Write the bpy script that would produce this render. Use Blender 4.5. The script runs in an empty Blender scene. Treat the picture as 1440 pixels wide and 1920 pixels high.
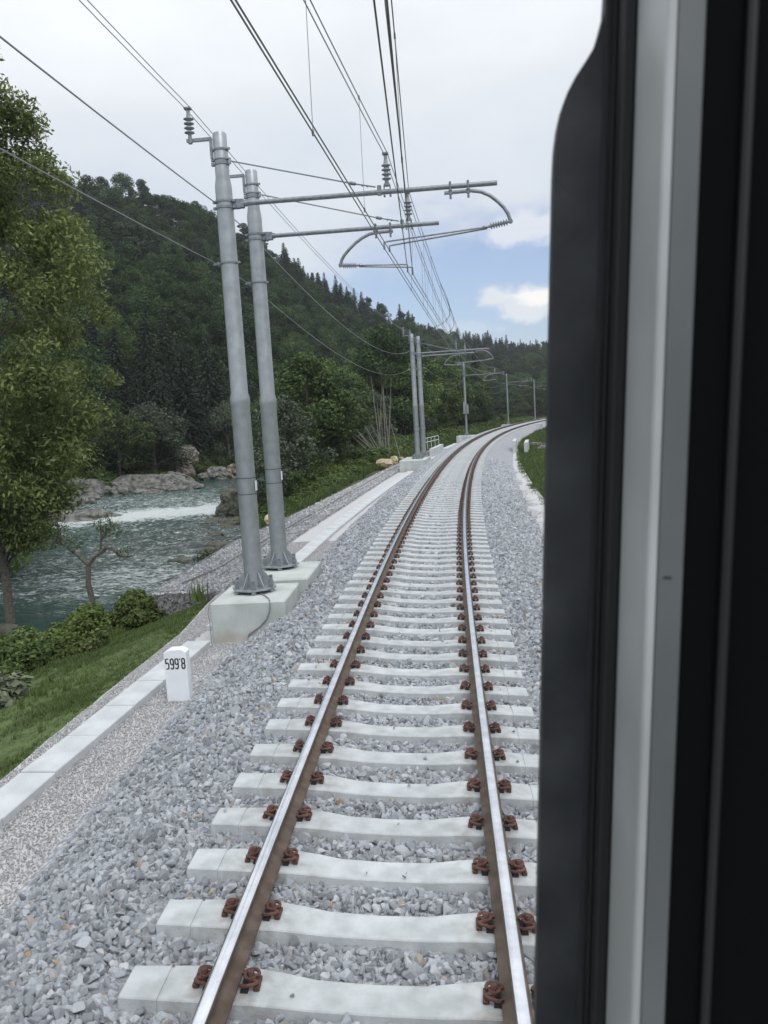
import bpy, bmesh, math, random
import numpy as np
from mathutils import Matrix, Vector
R = math.radians
random.seed(7); rng = np.random.default_rng(7)
sc = bpy.context.scene
COL = sc.collection

# ------------------------------------------------------------------ camera
CAM = np.array([0.0, 0.0, 2.795])
Fv = np.array([-0.07144692, 0.99033414, -0.11888493])
Rv = np.array([0.99623041, 0.06497253, -0.05747643])
Uv = np.array([0.04919662, 0.1225433, 0.99124307])
cam = bpy.data.cameras.new('camera'); co = bpy.data.objects.new('camera', cam); COL.objects.link(co)
cam.sensor_fit = 'VERTICAL'; cam.sensor_height = 36; cam.sensor_width = 27; cam.lens = 1554.6/1920*36
cam.clip_start = 0.05; cam.clip_end = 5000
m = Matrix(((Rv[0], Uv[0], -Fv[0], 0), (Rv[1], Uv[1], -Fv[1], 0), (Rv[2], Uv[2], -Fv[2], CAM[2]), (0, 0, 0, 1)))
co.matrix_world = m
cam.dof.use_dof = True; cam.dof.focus_distance = 14; cam.dof.aperture_fstop = 14
sc.camera = co

# ------------------------------------------------------------------ light and sky
sc.view_settings.view_transform = 'Standard'; sc.view_settings.look = 'None'
sc.view_settings.exposure = 0.0; sc.view_settings.gamma = 1; sc.view_settings.use_curve_mapping = False
SUN_EL, SUN_AZ = 52, 150           # degrees; azimuth clockwise from +y
sl = bpy.data.lights.new('sun', 'SUN'); sl.energy = 1.3; sl.angle = R(20); sl.color = (1, .965, .91)
so_ = bpy.data.objects.new('sun', sl); COL.objects.link(so_)
sd = Vector((math.sin(R(SUN_AZ))*math.cos(R(SUN_EL)), math.cos(R(SUN_AZ))*math.cos(R(SUN_EL)), math.sin(R(SUN_EL))))
so_.rotation_euler = sd.to_track_quat('Z', 'Y').to_euler()

w = bpy.data.worlds.new('World'); sc.world = w; w.use_nodes = True
nt = w.node_tree; nt.nodes.clear()
def wn(t, **k):
    n = nt.nodes.new(t)
    for a, b in k.items(): setattr(n, a, b)
    return n
def wl(a, b): nt.links.new(a, b)
def wmath(op, a, b=None, clamp=False):
    n = wn('ShaderNodeMath', operation=op, use_clamp=clamp)
    for i, v in enumerate((a, b)):
        if v is None: continue
        if isinstance(v, (int, float)): n.inputs[i].default_value = v
        else: wl(v, n.inputs[i])
    return n.outputs[0]
def wramp(v, a, b, c=0.0, d=1.0):
    n = wn('ShaderNodeMapRange', interpolation_type='SMOOTHSTEP')
    n.inputs[1].default_value = a; n.inputs[2].default_value = b; n.inputs[3].default_value = c; n.inputs[4].default_value = d
    wl(v, n.inputs[0]); return n.outputs[0]
tc = wn('ShaderNodeTexCoord'); DIR = tc.outputs['Generated']
sep = wn('ShaderNodeSeparateXYZ'); wl(DIR, sep.inputs[0]); ELZ = sep.outputs[2]
def wnoise(scale, detail, loc=(0, 0, 0), sx=1, sz=1):
    mp = wn('ShaderNodeMapping'); wl(DIR, mp.inputs[0]); mp.inputs[1].default_value = loc; mp.inputs[3].default_value = (sx, sx, sz)
    n = wn('ShaderNodeTexNoise'); n.inputs['Scale'].default_value = scale; n.inputs['Detail'].default_value = detail
    wl(mp.outputs[0], n.inputs[0]); return n.outputs[0]
N1 = wnoise(2.2, 5, (1.3, .2, 4), 1, 2.2); N2 = wnoise(9, 6, (0, 3, 1), 1, 2.0); N3 = wnoise(22, 5, (5, 1, 1), 1, 1.4)
def wblob(az, el, rx, rz):
    """soft blob round a sky direction: 0 in the middle, 1 at its edge"""
    c = (math.sin(R(az))*math.cos(R(el)), math.cos(R(az))*math.cos(R(el)), math.sin(R(el)))
    mp = wn('ShaderNodeMapping', vector_type='POINT'); mp.inputs[1].default_value = tuple(-v for v in c)
    wl(DIR, mp.inputs[0])
    m2 = wn('ShaderNodeVectorMath', operation='MULTIPLY'); wl(mp.outputs[0], m2.inputs[0]); m2.inputs[1].default_value = (1/rx, 1/rx, 1/rz)
    ln = wn('ShaderNodeVectorMath', operation='LENGTH'); wl(m2.outputs[0], ln.inputs[0]); return ln.outputs['Value']
sky = wn('ShaderNodeTexSky'); sky.sky_type = 'NISHITA'; sky.sun_disc = False
sky.sun_elevation = R(SUN_EL); sky.sun_rotation = R(SUN_AZ); sky.air_density = 1.0; sky.dust_density = 1.2
hs = wn('ShaderNodeMixRGB', blend_type='MULTIPLY'); hs.inputs[0].default_value = 1; wl(sky.outputs[0], hs.inputs[1]); SKYK = .115
hs.inputs[2].default_value = (SKYK*1.05, SKYK*1.06, SKYK*1.22, 1)
# the overcast: grey white sheet, brighter towards the zenith
el = wramp(ELZ, -.05, .95)
nn = wmath('ADD', wmath('MULTIPLY', wmath('SUBTRACT', N1, .5), .46), wmath('MULTIPLY', wmath('SUBTRACT', N2, .5), .16))
cr = wn('ShaderNodeValToRGB'); e = cr.color_ramp.elements
e[0].position = 0.0; e[0].color = (.56, .66, .80, 1); e[1].position = 1.0; e[1].color = (1.42, 1.46, 1.52, 1)
x = e.new(.35); x.color = (.84, .88, .935, 1); x = e.new(.12); x.color = (.67, .745, .85, 1)
wl(wmath('ADD', el, nn), cr.inputs[0])
# breaks where the blue shows, low over the valley and elsewhere by noise
b1 = wblob(6, 6.5, .30, .105); b1 = wmath('ADD', b1, wmath('MULTIPLY', wmath('SUBTRACT', N2, .5), 1.5))
hole = wmath('MULTIPLY', wramp(b1, .50, 1.30, 1, 0), .90)
b2 = wblob(150, 40, .5, .3); b2 = wmath('ADD', b2, wmath('MULTIPLY', wmath('SUBTRACT', N2, .5), 1.6))
hole = wmath('MAXIMUM', hole, wmath('MULTIPLY', wramp(b2, .5, 1.2, 1, 0), .6))
mx = wn('ShaderNodeMixRGB'); wl(hole, mx.inputs[0]); wl(cr.outputs[0], mx.inputs[1]); wl(hs.outputs[0], mx.inputs[2])
# small cumulus inside the break
cur = mx.outputs[0]
def cumulus(az, el_, rx, rz, amt, col):
    global cur
    b = wblob(az, el_, rx, rz)
    b = wmath('ADD', b, wmath('ADD', wmath('MULTIPLY', wmath('SUBTRACT', N3, .5), 2.2), wmath('MULTIPLY', wmath('SUBTRACT', N2, .5), 1.2)))
    f = wmath('MULTIPLY', wramp(b, .45, 1.05, 1, 0), amt)
    mm = wn('ShaderNodeMixRGB'); wl(f, mm.inputs[0]); wl(cur, mm.inputs[1]); mm.inputs[2].default_value = (*col, 1); cur = mm.outputs[0]
cumulus(6.3, 6.6, .070, .022, .9, (.84, .87, .92)); cumulus(6.8, 7.0, .036, .012, .95, (1.08, 1.06, 1.03))
cumulus(7.5, 11.4, .065, .022, .85, (.84, .88, .94)); cumulus(13, 9.0, .10, .03, .8, (.85, .87, .92)); cumulus(2.5, 5.2, .05, .012, .4, (.74, .80, .90))
bg = wn('ShaderNodeBackground'); wl(cur, bg.inputs[0]); bg.inputs[1].default_value = 1.0
wo = wn('ShaderNodeOutputWorld'); wl(bg.outputs[0], wo.inputs[0])

# ------------------------------------------------------------------ track alignment
SK = [0, 10, 20, 30, 42, 56, 75, 95, 120, 160, 220.]; KK = [9.0e-05, 1.85e-03, 1.92e-03, 1.64e-03, 1.51e-03, 1.72e-03, 2.06e-03, 1.95e-03, 1.39e-03, 9.4e-04, 6.3e-04]
GK = [0, 20, 50, 90, 150, 220.]; GG = [8.2e-04, -5.8e-04, 1e-05, 2.59e-03, -3.17e-03, -2.23e-03]
CK = [0, 25, 60, 120, 220.]; CC = [4.008, 4.054, 6.645, 6.693, 6.035]
DS = .3
ss = np.arange(-30, 320, DS)
_th = np.cumsum(np.interp(ss, SK, KK)*(ss > 0))*DS; _th -= np.interp(0, ss, _th)
_x = np.cumsum(np.sin(_th))*DS; _y = np.cumsum(np.cos(_th))*DS
_x -= np.interp(0, ss, _x)+.4966; _y -= np.interp(0, ss, _y)
_z = np.cumsum(np.interp(ss, GK, GG))*DS; _z -= np.interp(0, ss, _z)
_c = np.radians(np.interp(ss, CK, CC))
def trk(s):
    g = lambda a: np.interp(s, ss, a)
    return g(_x), g(_y), g(_z), g(_th), g(_c)
def canted(s, off, dz):
    x, y, z, th, c = trk(s)
    ox = off*np.cos(c)+dz*np.sin(c); oz = -off*np.sin(c)+dz*np.cos(c)
    return np.stack([x+ox*np.cos(th), y-ox*np.sin(th), z+oz], -1)
def flat(s, off, z):
    """point at track station s, lateral offset off, absolute height z"""
    x, y, zz, th, c = trk(s)
    return np.stack(np.broadcast_arrays(x+off*np.cos(th), y-off*np.sin(th), z), -1)
def sso(X, Y):
    """station and offset of world points"""
    i = np.zeros(X.shape, int); best = np.full(X.shape, 1e18)
    for k in range(0, len(ss), 4):
        d = (X-_x[k])**2+(Y-_y[k])**2; q = d < best; best[q] = d[q]; i[q] = k
    dx, dy = X-_x[i], Y-_y[i]; t = _th[i]
    return ss[i]+dx*np.sin(t)+dy*np.cos(t), dx*np.cos(t)-dy*np.sin(t)

# ------------------------------------------------------------------ value noise
_P = np.random.default_rng(3).random((256, 256))
def vn(x, y):
    xi = np.floor(x).astype(int); yi = np.floor(y).astype(int); fx = x-xi; fy = y-yi
    fx = fx*fx*(3-2*fx); fy = fy*fy*(3-2*fy)
    a = _P[xi % 256, yi % 256]; b = _P[(xi+1) % 256, yi % 256]; c = _P[xi % 256, (yi+1) % 256]; d = _P[(xi+1) % 256, (yi+1) % 256]
    return (a*(1-fx)+b*fx)*(1-fy)+(c*(1-fx)+d*fx)*fy-.5
def fbm(x, y, o=4):
    r = 0; a = 1
    for k in range(o): r = r+a*vn(x*2**k+17*k, y*2**k+31*k); a *= .5
    return r
def sst(a, b, v):
    t = np.clip((v-a)/(b-a), 0, 1); return t*t*(3-2*t)

# ------------------------------------------------------------------ materials
MATS = {}
def mat(name, col=(.5, .5, .5), rough=.7, metal=0, noise=None, col2=None, bump=0, bscale=40, detail=6, bdist=.02, rand=0, island=0, trans=0, spec=.5, lo=.35, hi=.65, coord='Object'):
    if name in MATS: return MATS[name]
    m = bpy.data.materials.new(name); m.use_nodes = True; t = m.node_tree; N = t.nodes; b = N['Principled BSDF']
    b.inputs['Roughness'].default_value = rough; b.inputs['Metallic'].default_value = metal; b.inputs['Specular IOR Level'].default_value = spec
    b.inputs['Base Color'].default_value = (*col, 1)
    tcn = N.new('ShaderNodeTexCoord'); out = None
    if noise:
        n = N.new('ShaderNodeTexNoise'); n.inputs['Scale'].default_value = noise; n.inputs['Detail'].default_value = detail
        t.links.new(tcn.outputs[coord], n.inputs[0])
        r = N.new('ShaderNodeValToRGB'); r.color_ramp.elements[0].position = lo; r.color_ramp.elements[1].position = hi
        r.color_ramp.elements[0].color = (*col, 1); r.color_ramp.elements[1].color = (*(col2 or col), 1)
        t.links.new(n.outputs[0], r.inputs[0]); out = r.outputs[0]
    for amt, src in ((rand, 'obj'), (island, 'isl')):
        if not amt: continue
        if src == 'obj': q = N.new('ShaderNodeObjectInfo').outputs['Random']
        else: q = N.new('ShaderNodeNewGeometry').outputs['Random Per Island']
        mr = N.new('ShaderNodeMapRange'); t.links.new(q, mr.inputs[0]); mr.inputs[3].default_value = 1-amt; mr.inputs[4].default_value = 1+amt
        hsv = N.new('ShaderNodeHueSaturation'); t.links.new(mr.outputs[0], hsv.inputs['Value'])
        if out is None: hsv.inputs['Color'].default_value = (*col, 1)
        else: t.links.new(out, hsv.inputs['Color'])
        out = hsv.outputs[0]
    if out is not None: t.links.new(out, b.inputs['Base Color'])
    if bump:
        n = N.new('ShaderNodeTexNoise'); n.inputs['Scale'].default_value = bscale; n.inputs['Detail'].default_value = 5
        t.links.new(tcn.outputs[coord], n.inputs[0]); bp = N.new('ShaderNodeBump'); bp.inputs['Strength'].default_value = bump; bp.inputs['Distance'].default_value = bdist
        t.links.new(n.outputs[0], bp.inputs['Height']); t.links.new(bp.outputs[0], b.inputs['Normal'])
    if trans:
        tr = N.new('ShaderNodeBsdfTranslucent'); mxs = N.new('ShaderNodeMixShader'); mxs.inputs[0].default_value = trans
        if out is not None: t.links.new(out, tr.inputs[0])
        else: tr.inputs[0].default_value = (*col, 1)
        t.links.new(b.outputs[0], mxs.inputs[1]); t.links.new(tr.outputs[0], mxs.inputs[2]); t.links.new(mxs.outputs[0], N['Material Output'].inputs[0])
    MATS[name] = m; return m
M_conc = mat('pale concrete', (.44, .465, .475), .85, noise=2.5, col2=(.55, .58, .595), bump=.25, bscale=60)
M_sleep = mat('sleeper concrete', (.385, .415, .425), .85, noise=6, col2=(.50, .53, .54), bump=.18, bscale=70, rand=.05)
M_foundx = mat('foundation concrete', (.36, .385, .36), .9, noise=1.6, col2=(.52, .545, .51), bump=.3, bscale=35)
M_steel = mat('galvanised steel', (.30, .325, .345), .42, .5, noise=6, col2=(.40, .425, .445), bump=.05, bscale=60, detail=10, lo=.3, hi=.7)
M_steel2 = mat('galvanised tube', (.20, .22, .24), .42, .5, noise=18, col2=(.30, .325, .35))
M_wire = mat('stranded wire', (.22, .235, .25), .5, .3)
M_cu = mat('contact wire', (.20, .20, .20), .45, .4)
M_insul = mat('grey insulator', (.30, .32, .35), .35, 0, spec=.6)
M_rust = mat('rusty clip', (.075, .038, .033), .85, .0, noise=45, col2=(.15, .072, .058), bump=.4, bscale=180, rand=.2)
M_rust2 = mat('orange rust', (.13, .06, .03), .85, .0, noise=60, col2=(.07, .035, .028), bump=.4, bscale=180)
M_rail = mat('rail flank', (.105, .075, .055), .75, .2, noise=9, col2=(.17, .13, .105), bump=.3, bscale=90)
M_railtop = mat('polished rail head', (.62, .64, .68), .17, .95, noise=6, col2=(.80, .82, .86))
M_white = mat('white paint', (.74, .77, .80), .5, noise=4, col2=(.80, .83, .86))
M_black = mat('black paint', (.012, .014, .018), .6)
M_pad = mat('black rubber pad', (.02, .02, .022), .8)
M_bark = mat('bark', (.07, .06, .05), .95, noise=14, col2=(.15, .135, .115), bump=.8, bscale=40)
M_barkpale = mat('pale bark', (.17, .17, .155), .95, noise=10, col2=(.30, .30, .28), bump=.6, bscale=40)
def stonemat(name, cols, bump=.6, bs=30):
    m = bpy.data.materials.new(name); m.use_nodes = True; t = m.node_tree; N = t.nodes; b = N['Principled BSDF']; b.inputs['Roughness'].default_value = .85
    b.inputs['Specular IOR Level'].default_value = .3
    oi = N.new('ShaderNodeObjectInfo'); r = N.new('ShaderNodeValToRGB'); r.color_ramp.interpolation = 'CONSTANT' if 0 else 'LINEAR'
    el_ = r.color_ramp.elements; el_[0].position = cols[0][0]; el_[0].color = (*cols[0][1], 1); el_[1].position = cols[-1][0]; el_[1].color = (*cols[-1][1], 1)
    for p_, c_ in cols[1:-1]: q = el_.new(p_); q.color = (*c_, 1)
    t.links.new(oi.outputs['Random'], r.inputs[0])
    tcn = N.new('ShaderNodeTexCoord'); n = N.new('ShaderNodeTexNoise'); n.inputs['Scale'].default_value = bs; n.inputs['Detail'].default_value = 5; t.links.new(tcn.outputs['Object'], n.inputs[0])
    mr = N.new('ShaderNodeMapRange'); t.links.new(n.outputs[0], mr.inputs[0]); mr.inputs[1].default_value = .3; mr.inputs[2].default_value = .7; mr.inputs[3].default_value = .8; mr.inputs[4].default_value = 1.2
    hv = N.new('ShaderNodeHueSaturation'); t.links.new(r.outputs[0], hv.inputs['Color']); t.links.new(mr.outputs[0], hv.inputs['Value']); t.links.new(hv.outputs[0], b.inputs['Base Color'])
    bp = N.new('ShaderNodeBump'); bp.inputs['Strength'].default_value = bump; bp.inputs['Distance'].default_value = .1; t.links.new(n.outputs[0], bp.inputs['Height']); t.links.new(bp.outputs[0], b.inputs['Normal'])
    MATS[name] = m; return m
M_ballast = stonemat('ballast stone', [(0, (.30, .32, .345)), (.3, (.42, .447, .48)), (.6, (.52, .552, .59)), (.9, (.62, .65, .69)), (.978, (.70, .72, .74)), (.982, (.50, .46, .42)), (.996, (.48, .44, .38)), (1, (.52, .36, .20))])
M_gravel = stonemat('fine gravel', [(0, (.42, .42, .425)), (.5, (.53, .535, .54)), (1, (.67, .675, .68))])
M_gabst = stonemat('gabion stone', [(0, (.34, .345, .35)), (.5, (.50, .51, .52)), (1, (.68, .69, .70))])

# ------------------------------------------------------------------ mesh helpers
class MB:
    def __init__(s): s.v = []; s.f = []; s.mi = []; s.m = 0
    def add(s, V, F):
        o = len(s.v); s.v += [tuple(map(float, p)) for p in V]; s.f += [tuple(i+o for i in f) for f in F]; s.mi += [s.m]*len(F); return s
    def box(s, c, d, rot=None, ch=0):
        hx, hy, hz = (q/2 for q in d)
        if ch:
            pts = []; 
            bm = bmesh.new(); bmesh.ops.create_cube(bm, size=1)
            for v in bm.verts: v.co = Vector((v.co.x*d[0], v.co.y*d[1], v.co.z*d[2]))
            bmesh.ops.bevel(bm, geom=bm.edges[:], offset=ch, segments=1, affect='EDGES')
            bm.verts.index_update(); V = [v.co.copy() for v in bm.verts]; F = [[v.index for v in f.verts] for f in bm.faces]; bm.free()
        else:
            V = [Vector((a*hx, b*hy, g*hz)) for a in (-1, 1) for b in (-1, 1) for g in (-1, 1)]
            F = [(0, 1, 3, 2), (4, 6, 7, 5), (0, 4, 5, 1), (2, 3, 7, 6), (0, 2, 6, 4), (1, 5, 7, 3)]
        if rot is not None: V = [rot @ v for v in V]
        return s.add([v+Vector(c) for v in V], F)
    def tube(s, pts, r, n=8, cap=True, up=None):
        pts = [Vector(p) for p in pts]; k = len(pts); rr = r if hasattr(r, '__len__') else [r]*k
        V = []; prev = None
        for i, p in enumerate(pts):
            t = (pts[min(i+1, k-1)]-pts[max(i-1, 0)]).normalized()
            if prev is None:
                a = t.orthogonal().normalized() if up is None else (Vector(up)-t*t.dot(Vector(up))).normalized()
            else:
                a = prev-t*t.dot(prev)
                a = a.normalized() if a.length > 1e-6 else t.orthogonal().normalized()
            prev = a; b = t.cross(a)
            V += [p+(a*math.cos(2*math.pi*j/n)+b*math.sin(2*math.pi*j/n))*rr[i] for j in range(n)]
        F = [(i*n+j, i*n+(j+1) % n, (i+1)*n+(j+1) % n, (i+1)*n+j) for i in range(k-1) for j in range(n)]
        if cap: F += [tuple(reversed(range(n))), tuple(range((k-1)*n, k*n))]
        return s.add(V, F)
    def lathe(s, prof, base=(0, 0, 0), axis=(0, 0, 1), n=16):
        """prof: (radius, height) pairs along axis"""
        ax = Vector(axis).normalized(); a = ax.orthogonal().normalized(); b = ax.cross(a); base = Vector(base)
        V = [base+ax*h+(a*math.cos(2*math.pi*j/n)+b*math.sin(2*math.pi*j/n))*r for r, h in prof for j in range(n)]
        k = len(prof); F = [(i*n+j, i*n+(j+1) % n, (i+1)*n+(j+1) % n, (i+1)*n+j) for i in range(k-1) for j in range(n)]
        F += [tuple(reversed(range(n))), tuple(range((k-1)*n, k*n))]
        return s.add(V, F)
    def prism(s, poly, vec):
        """poly: 3-D outline, extruded along vec"""
        n = len(poly); vec = Vector(vec); V = [Vector(p) for p in poly]+[Vector(p)+vec for p in poly]
        return s.add(V, [tuple(reversed(range(n))), tuple(range(n, 2*n))]+[(i, (i+1) % n, n+(i+1) % n, n+i) for i in range(n)])
    def mesh(s, name, mats, smooth=False):
        me = bpy.data.meshes.new(name); me.from_pydata(s.v, [], s.f)
        for q in (mats if isinstance(mats, (list, tuple)) else [mats]): me.materials.append(q)
        if any(s.mi): me.polygons.foreach_set('material_index', s.mi)
        bm = bmesh.new(); bm.from_mesh(me); bmesh.ops.recalc_face_normals(bm, faces=bm.faces); bm.to_mesh(me); bm.free()
        if smooth:
            me.polygons.foreach_set('use_smooth', [True]*len(me.polygons))
            try: me.set_sharp_from_angle(angle=R(40))
            except Exception: pass
        me.update(); return me
    def build(s, name, mats, parent=None, smooth=False, **k): return obj(name, s.mesh(name, mats, smooth), parent, **k)
def obj(name, me, parent=None, loc=None, mtx=None, **k):
    o = bpy.data.objects.new(name, me); COL.objects.link(o)
    if parent is not None: o.parent = parent
    if loc is not None: o.location = loc
    if mtx is not None: o.matrix_basis = mtx
    for a, b in k.items(): o[a] = b
    return o
def thing(name, label, cat, loc=(0, 0, 0), rz=0, group=None):
    o = bpy.data.objects.new(name, None); COL.objects.link(o); o.location = loc; o.rotation_euler = (0, 0, rz)
    o.empty_display_size = .3
    return tag(o, label, cat, group)
def tag(o, label, cat, group=None, kind=None):
    o['label'] = label; o['category'] = cat
    if group: o['group'] = group
    if kind: o['kind'] = kind
    return o
def npmesh(name, V, F, m, smooth=False):
    """fast mesh from numpy arrays; F is (n,3) or (n,4)"""
    V = np.asarray(V, np.float32); F = np.asarray(F, np.int32); k = F.shape[1]
    me = bpy.data.meshes.new(name); me.vertices.add(len(V)); me.vertices.foreach_set('co', V.ravel())
    me.loops.add(F.size); me.loops.foreach_set('vertex_index', F.ravel())
    me.polygons.add(len(F)); me.polygons.foreach_set('loop_start', np.arange(0, F.size, k, dtype=np.int32))
    try: me.polygons.foreach_set('loop_total', np.full(len(F), k, np.int32))
    except Exception: pass
    me.materials.append(m); me.update(calc_edges=True)
    if smooth: me.polygons.foreach_set('use_smooth', np.ones(len(F), bool))
    return me
def grid(name, P, m, smooth=True):
    a, b = P.shape[:2]; i = np.arange(a*b).reshape(a, b)
    F = np.stack([i[:-1, :-1], i[:-1, 1:], i[1:, 1:], i[1:, :-1]], -1).reshape(-1, 4)
    return npmesh(name, P.reshape(-1, 3), F, m, smooth)

# ------------------------------------------------------------------ ground heights
def ballast_z(s, off, n=True):
    """dz above the running plane (canted) in the middle, falling to the formation at the sides; returns absolute z"""
    x, y, z, th, c = trk(s)
    top = z-off*np.sin(c)-.272+.032*sst(1.33, 1.6, np.abs(off))
    zl = -1.7*-np.sin(c)+z-.245; zr = z-1.75*np.sin(c)-.245
    L = zl-.0+(-.88-zl)*np.clip((-off-1.7)/(1.35), 0, 1)
    Rr = zr+(-.92-zr)*np.clip((off-1.75)/(1.25), 0, 1)
    o = np.where(off < -1.7, L, np.where(off > 1.75, Rr, top))
    if n: o = o+.05*fbm(s*1.3, off*1.3+9, 3)*sst(1.5, 2.0, np.abs(off))+.02*fbm(s*3, off*3, 2)
    return o
# waterlines, as offsets left of the track per station
RS = [-60, 10, 20, 24, 28, 38, 47, 55, 65, 81, 95, 120, 200, 400]; RB = [-15.5, -15.5, -15, -14, -11.2, -10.9, -13, -16.3, -18, -20, -21, -20, -19, -19]
LS = [-60, 20, 40, 52, 62, 69, 77, 85, 92, 110, 200, 400]; LB = [-33, -33, -32, -31, -33, -35, -31, -33, -31, -28, -26, -26]
WATER = -3.5
AZK = np.radians([-180, -60, -40, -23, -19, -15.5, -11, -8, -5, -3.4, .7, 6, 20, 60, 180])
EK = np.array([.12, .26, .295, .285, .272, .252, .214, .176, .148, .130, .094, .073, .06, .08, .12])
R0K = np.array([120, 80, 80, 88, 92, 98, 115, 135, 160, 175, 215, 250, 260, 200, 120.])
R1K = np.array([260, 220, 220, 225, 235, 245, 265, 285, 300, 310, 400, 470, 500, 400, 260.])
TREEH = 11.0
def terrain(X, Y):
    s, off = sso(X, Y)
    rb = np.interp(s, RS, RB); lb = np.interp(s, LS, LB)
    # right bank: shelf by the track, bank down to the water
    shelf = -1.02
    near = sst(16, 22, s)
    edge = np.where(s < 17, -4.6, -6.4)
    edge = np.interp(s, [0, 17.2, 17.9, 24, 33, 45, 60, 75, 90, 400], [-4.6, -4.7, -6.1, -6.35, -6.2, -7.0, -8.5, -11, -13, -14])
    t = np.clip((edge-off)/(edge-rb+1e-6), 0, 1.6)
    pw = np.interp(s, [17.3, 19, 40, 50], [.93, .32, .32, 1.15]); bank = shelf+(WATER-.1-shelf)*np.where(t < 1, np.maximum(t, 0)**pw, 1+(t-1)*1.2)
    right = -1.02+.0*off+np.interp(off, [3, 5, 9, 20, 60], [0, .25, .9, 3.5, 16])
    right = np.where(s > 55, right*1+np.interp(off, [3, 4.2, 9], [0, -.1, -.6]), right)
    z = np.where(off > 3, right, np.where(off > edge, shelf, bank))
    z = z+.22*fbm(X*.35, Y*.35, 4)*sst(4.4, 6.5, np.abs(off)); z = np.minimum(z, np.where(np.abs(off) < 4.3, -1.02, 99))
    z = np.where((off < -4.4) & (off > -9) & (s > 60), z+sst(4.4, 8, -off)*.5, z)
    # left bank beyond the river
    dl = lb-off
    left = WATER-.8+sst(-2, 5, dl)*(2.3+1.5*fbm(X*.12, Y*.12, 3))
    z = np.where(off < (rb+lb)/2, left, np.maximum(z, -4.9))
    # the hills
    az = np.arctan2(X, Y+1e-9); r = np.hypot(X, Y)
    E_ = np.interp(az, AZK, EK); r0 = np.interp(az, AZK, R0K); r1 = np.interp(az, AZK, R1K)
    top = np.maximum(E_*r1+CAM[2]-TREEH, 3)
    u = np.clip((r-r0)/(r1-r0), 0, 1.35); prof = np.where(u < 1, u**1.05, 1-(u-1)*.6)
    hill = (top+1.5)*prof*(1+.16*fbm(X*.02, Y*.02, 3)*(u < .85))-1.5+2.5*fbm(X*.03+5, Y*.03, 3)*sst(0, .2, u)
    z = np.where(r > r0, np.maximum(z, hill-1.0), z)
    return z

M_soil = mat('undergrowth soil', (.035, .045, .018), .95, noise=.8, col2=(.075, .085, .035), bump=.6, bscale=6)
xs = np.concatenate([np.arange(-420, -60, 8), np.arange(-60, -18, 1.2), np.arange(-18, 12, .45), np.arange(12, 60, 2), np.arange(60, 401, 10)])
ys = np.concatenate([np.arange(-60, 0, 4), np.arange(0, 60, .6), np.arange(60, 130, 1.5), np.arange(130, 300, 4), np.arange(300, 760, 12)])
GX, GY = np.meshgrid(xs, ys); TZ = terrain(GX, GY)
tag(obj('ground', grid('ground', np.stack([GX, GY, TZ], -1), M_soil)), 'earthy valley ground and hillside under the trees', 'ground', kind='structure')

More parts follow.
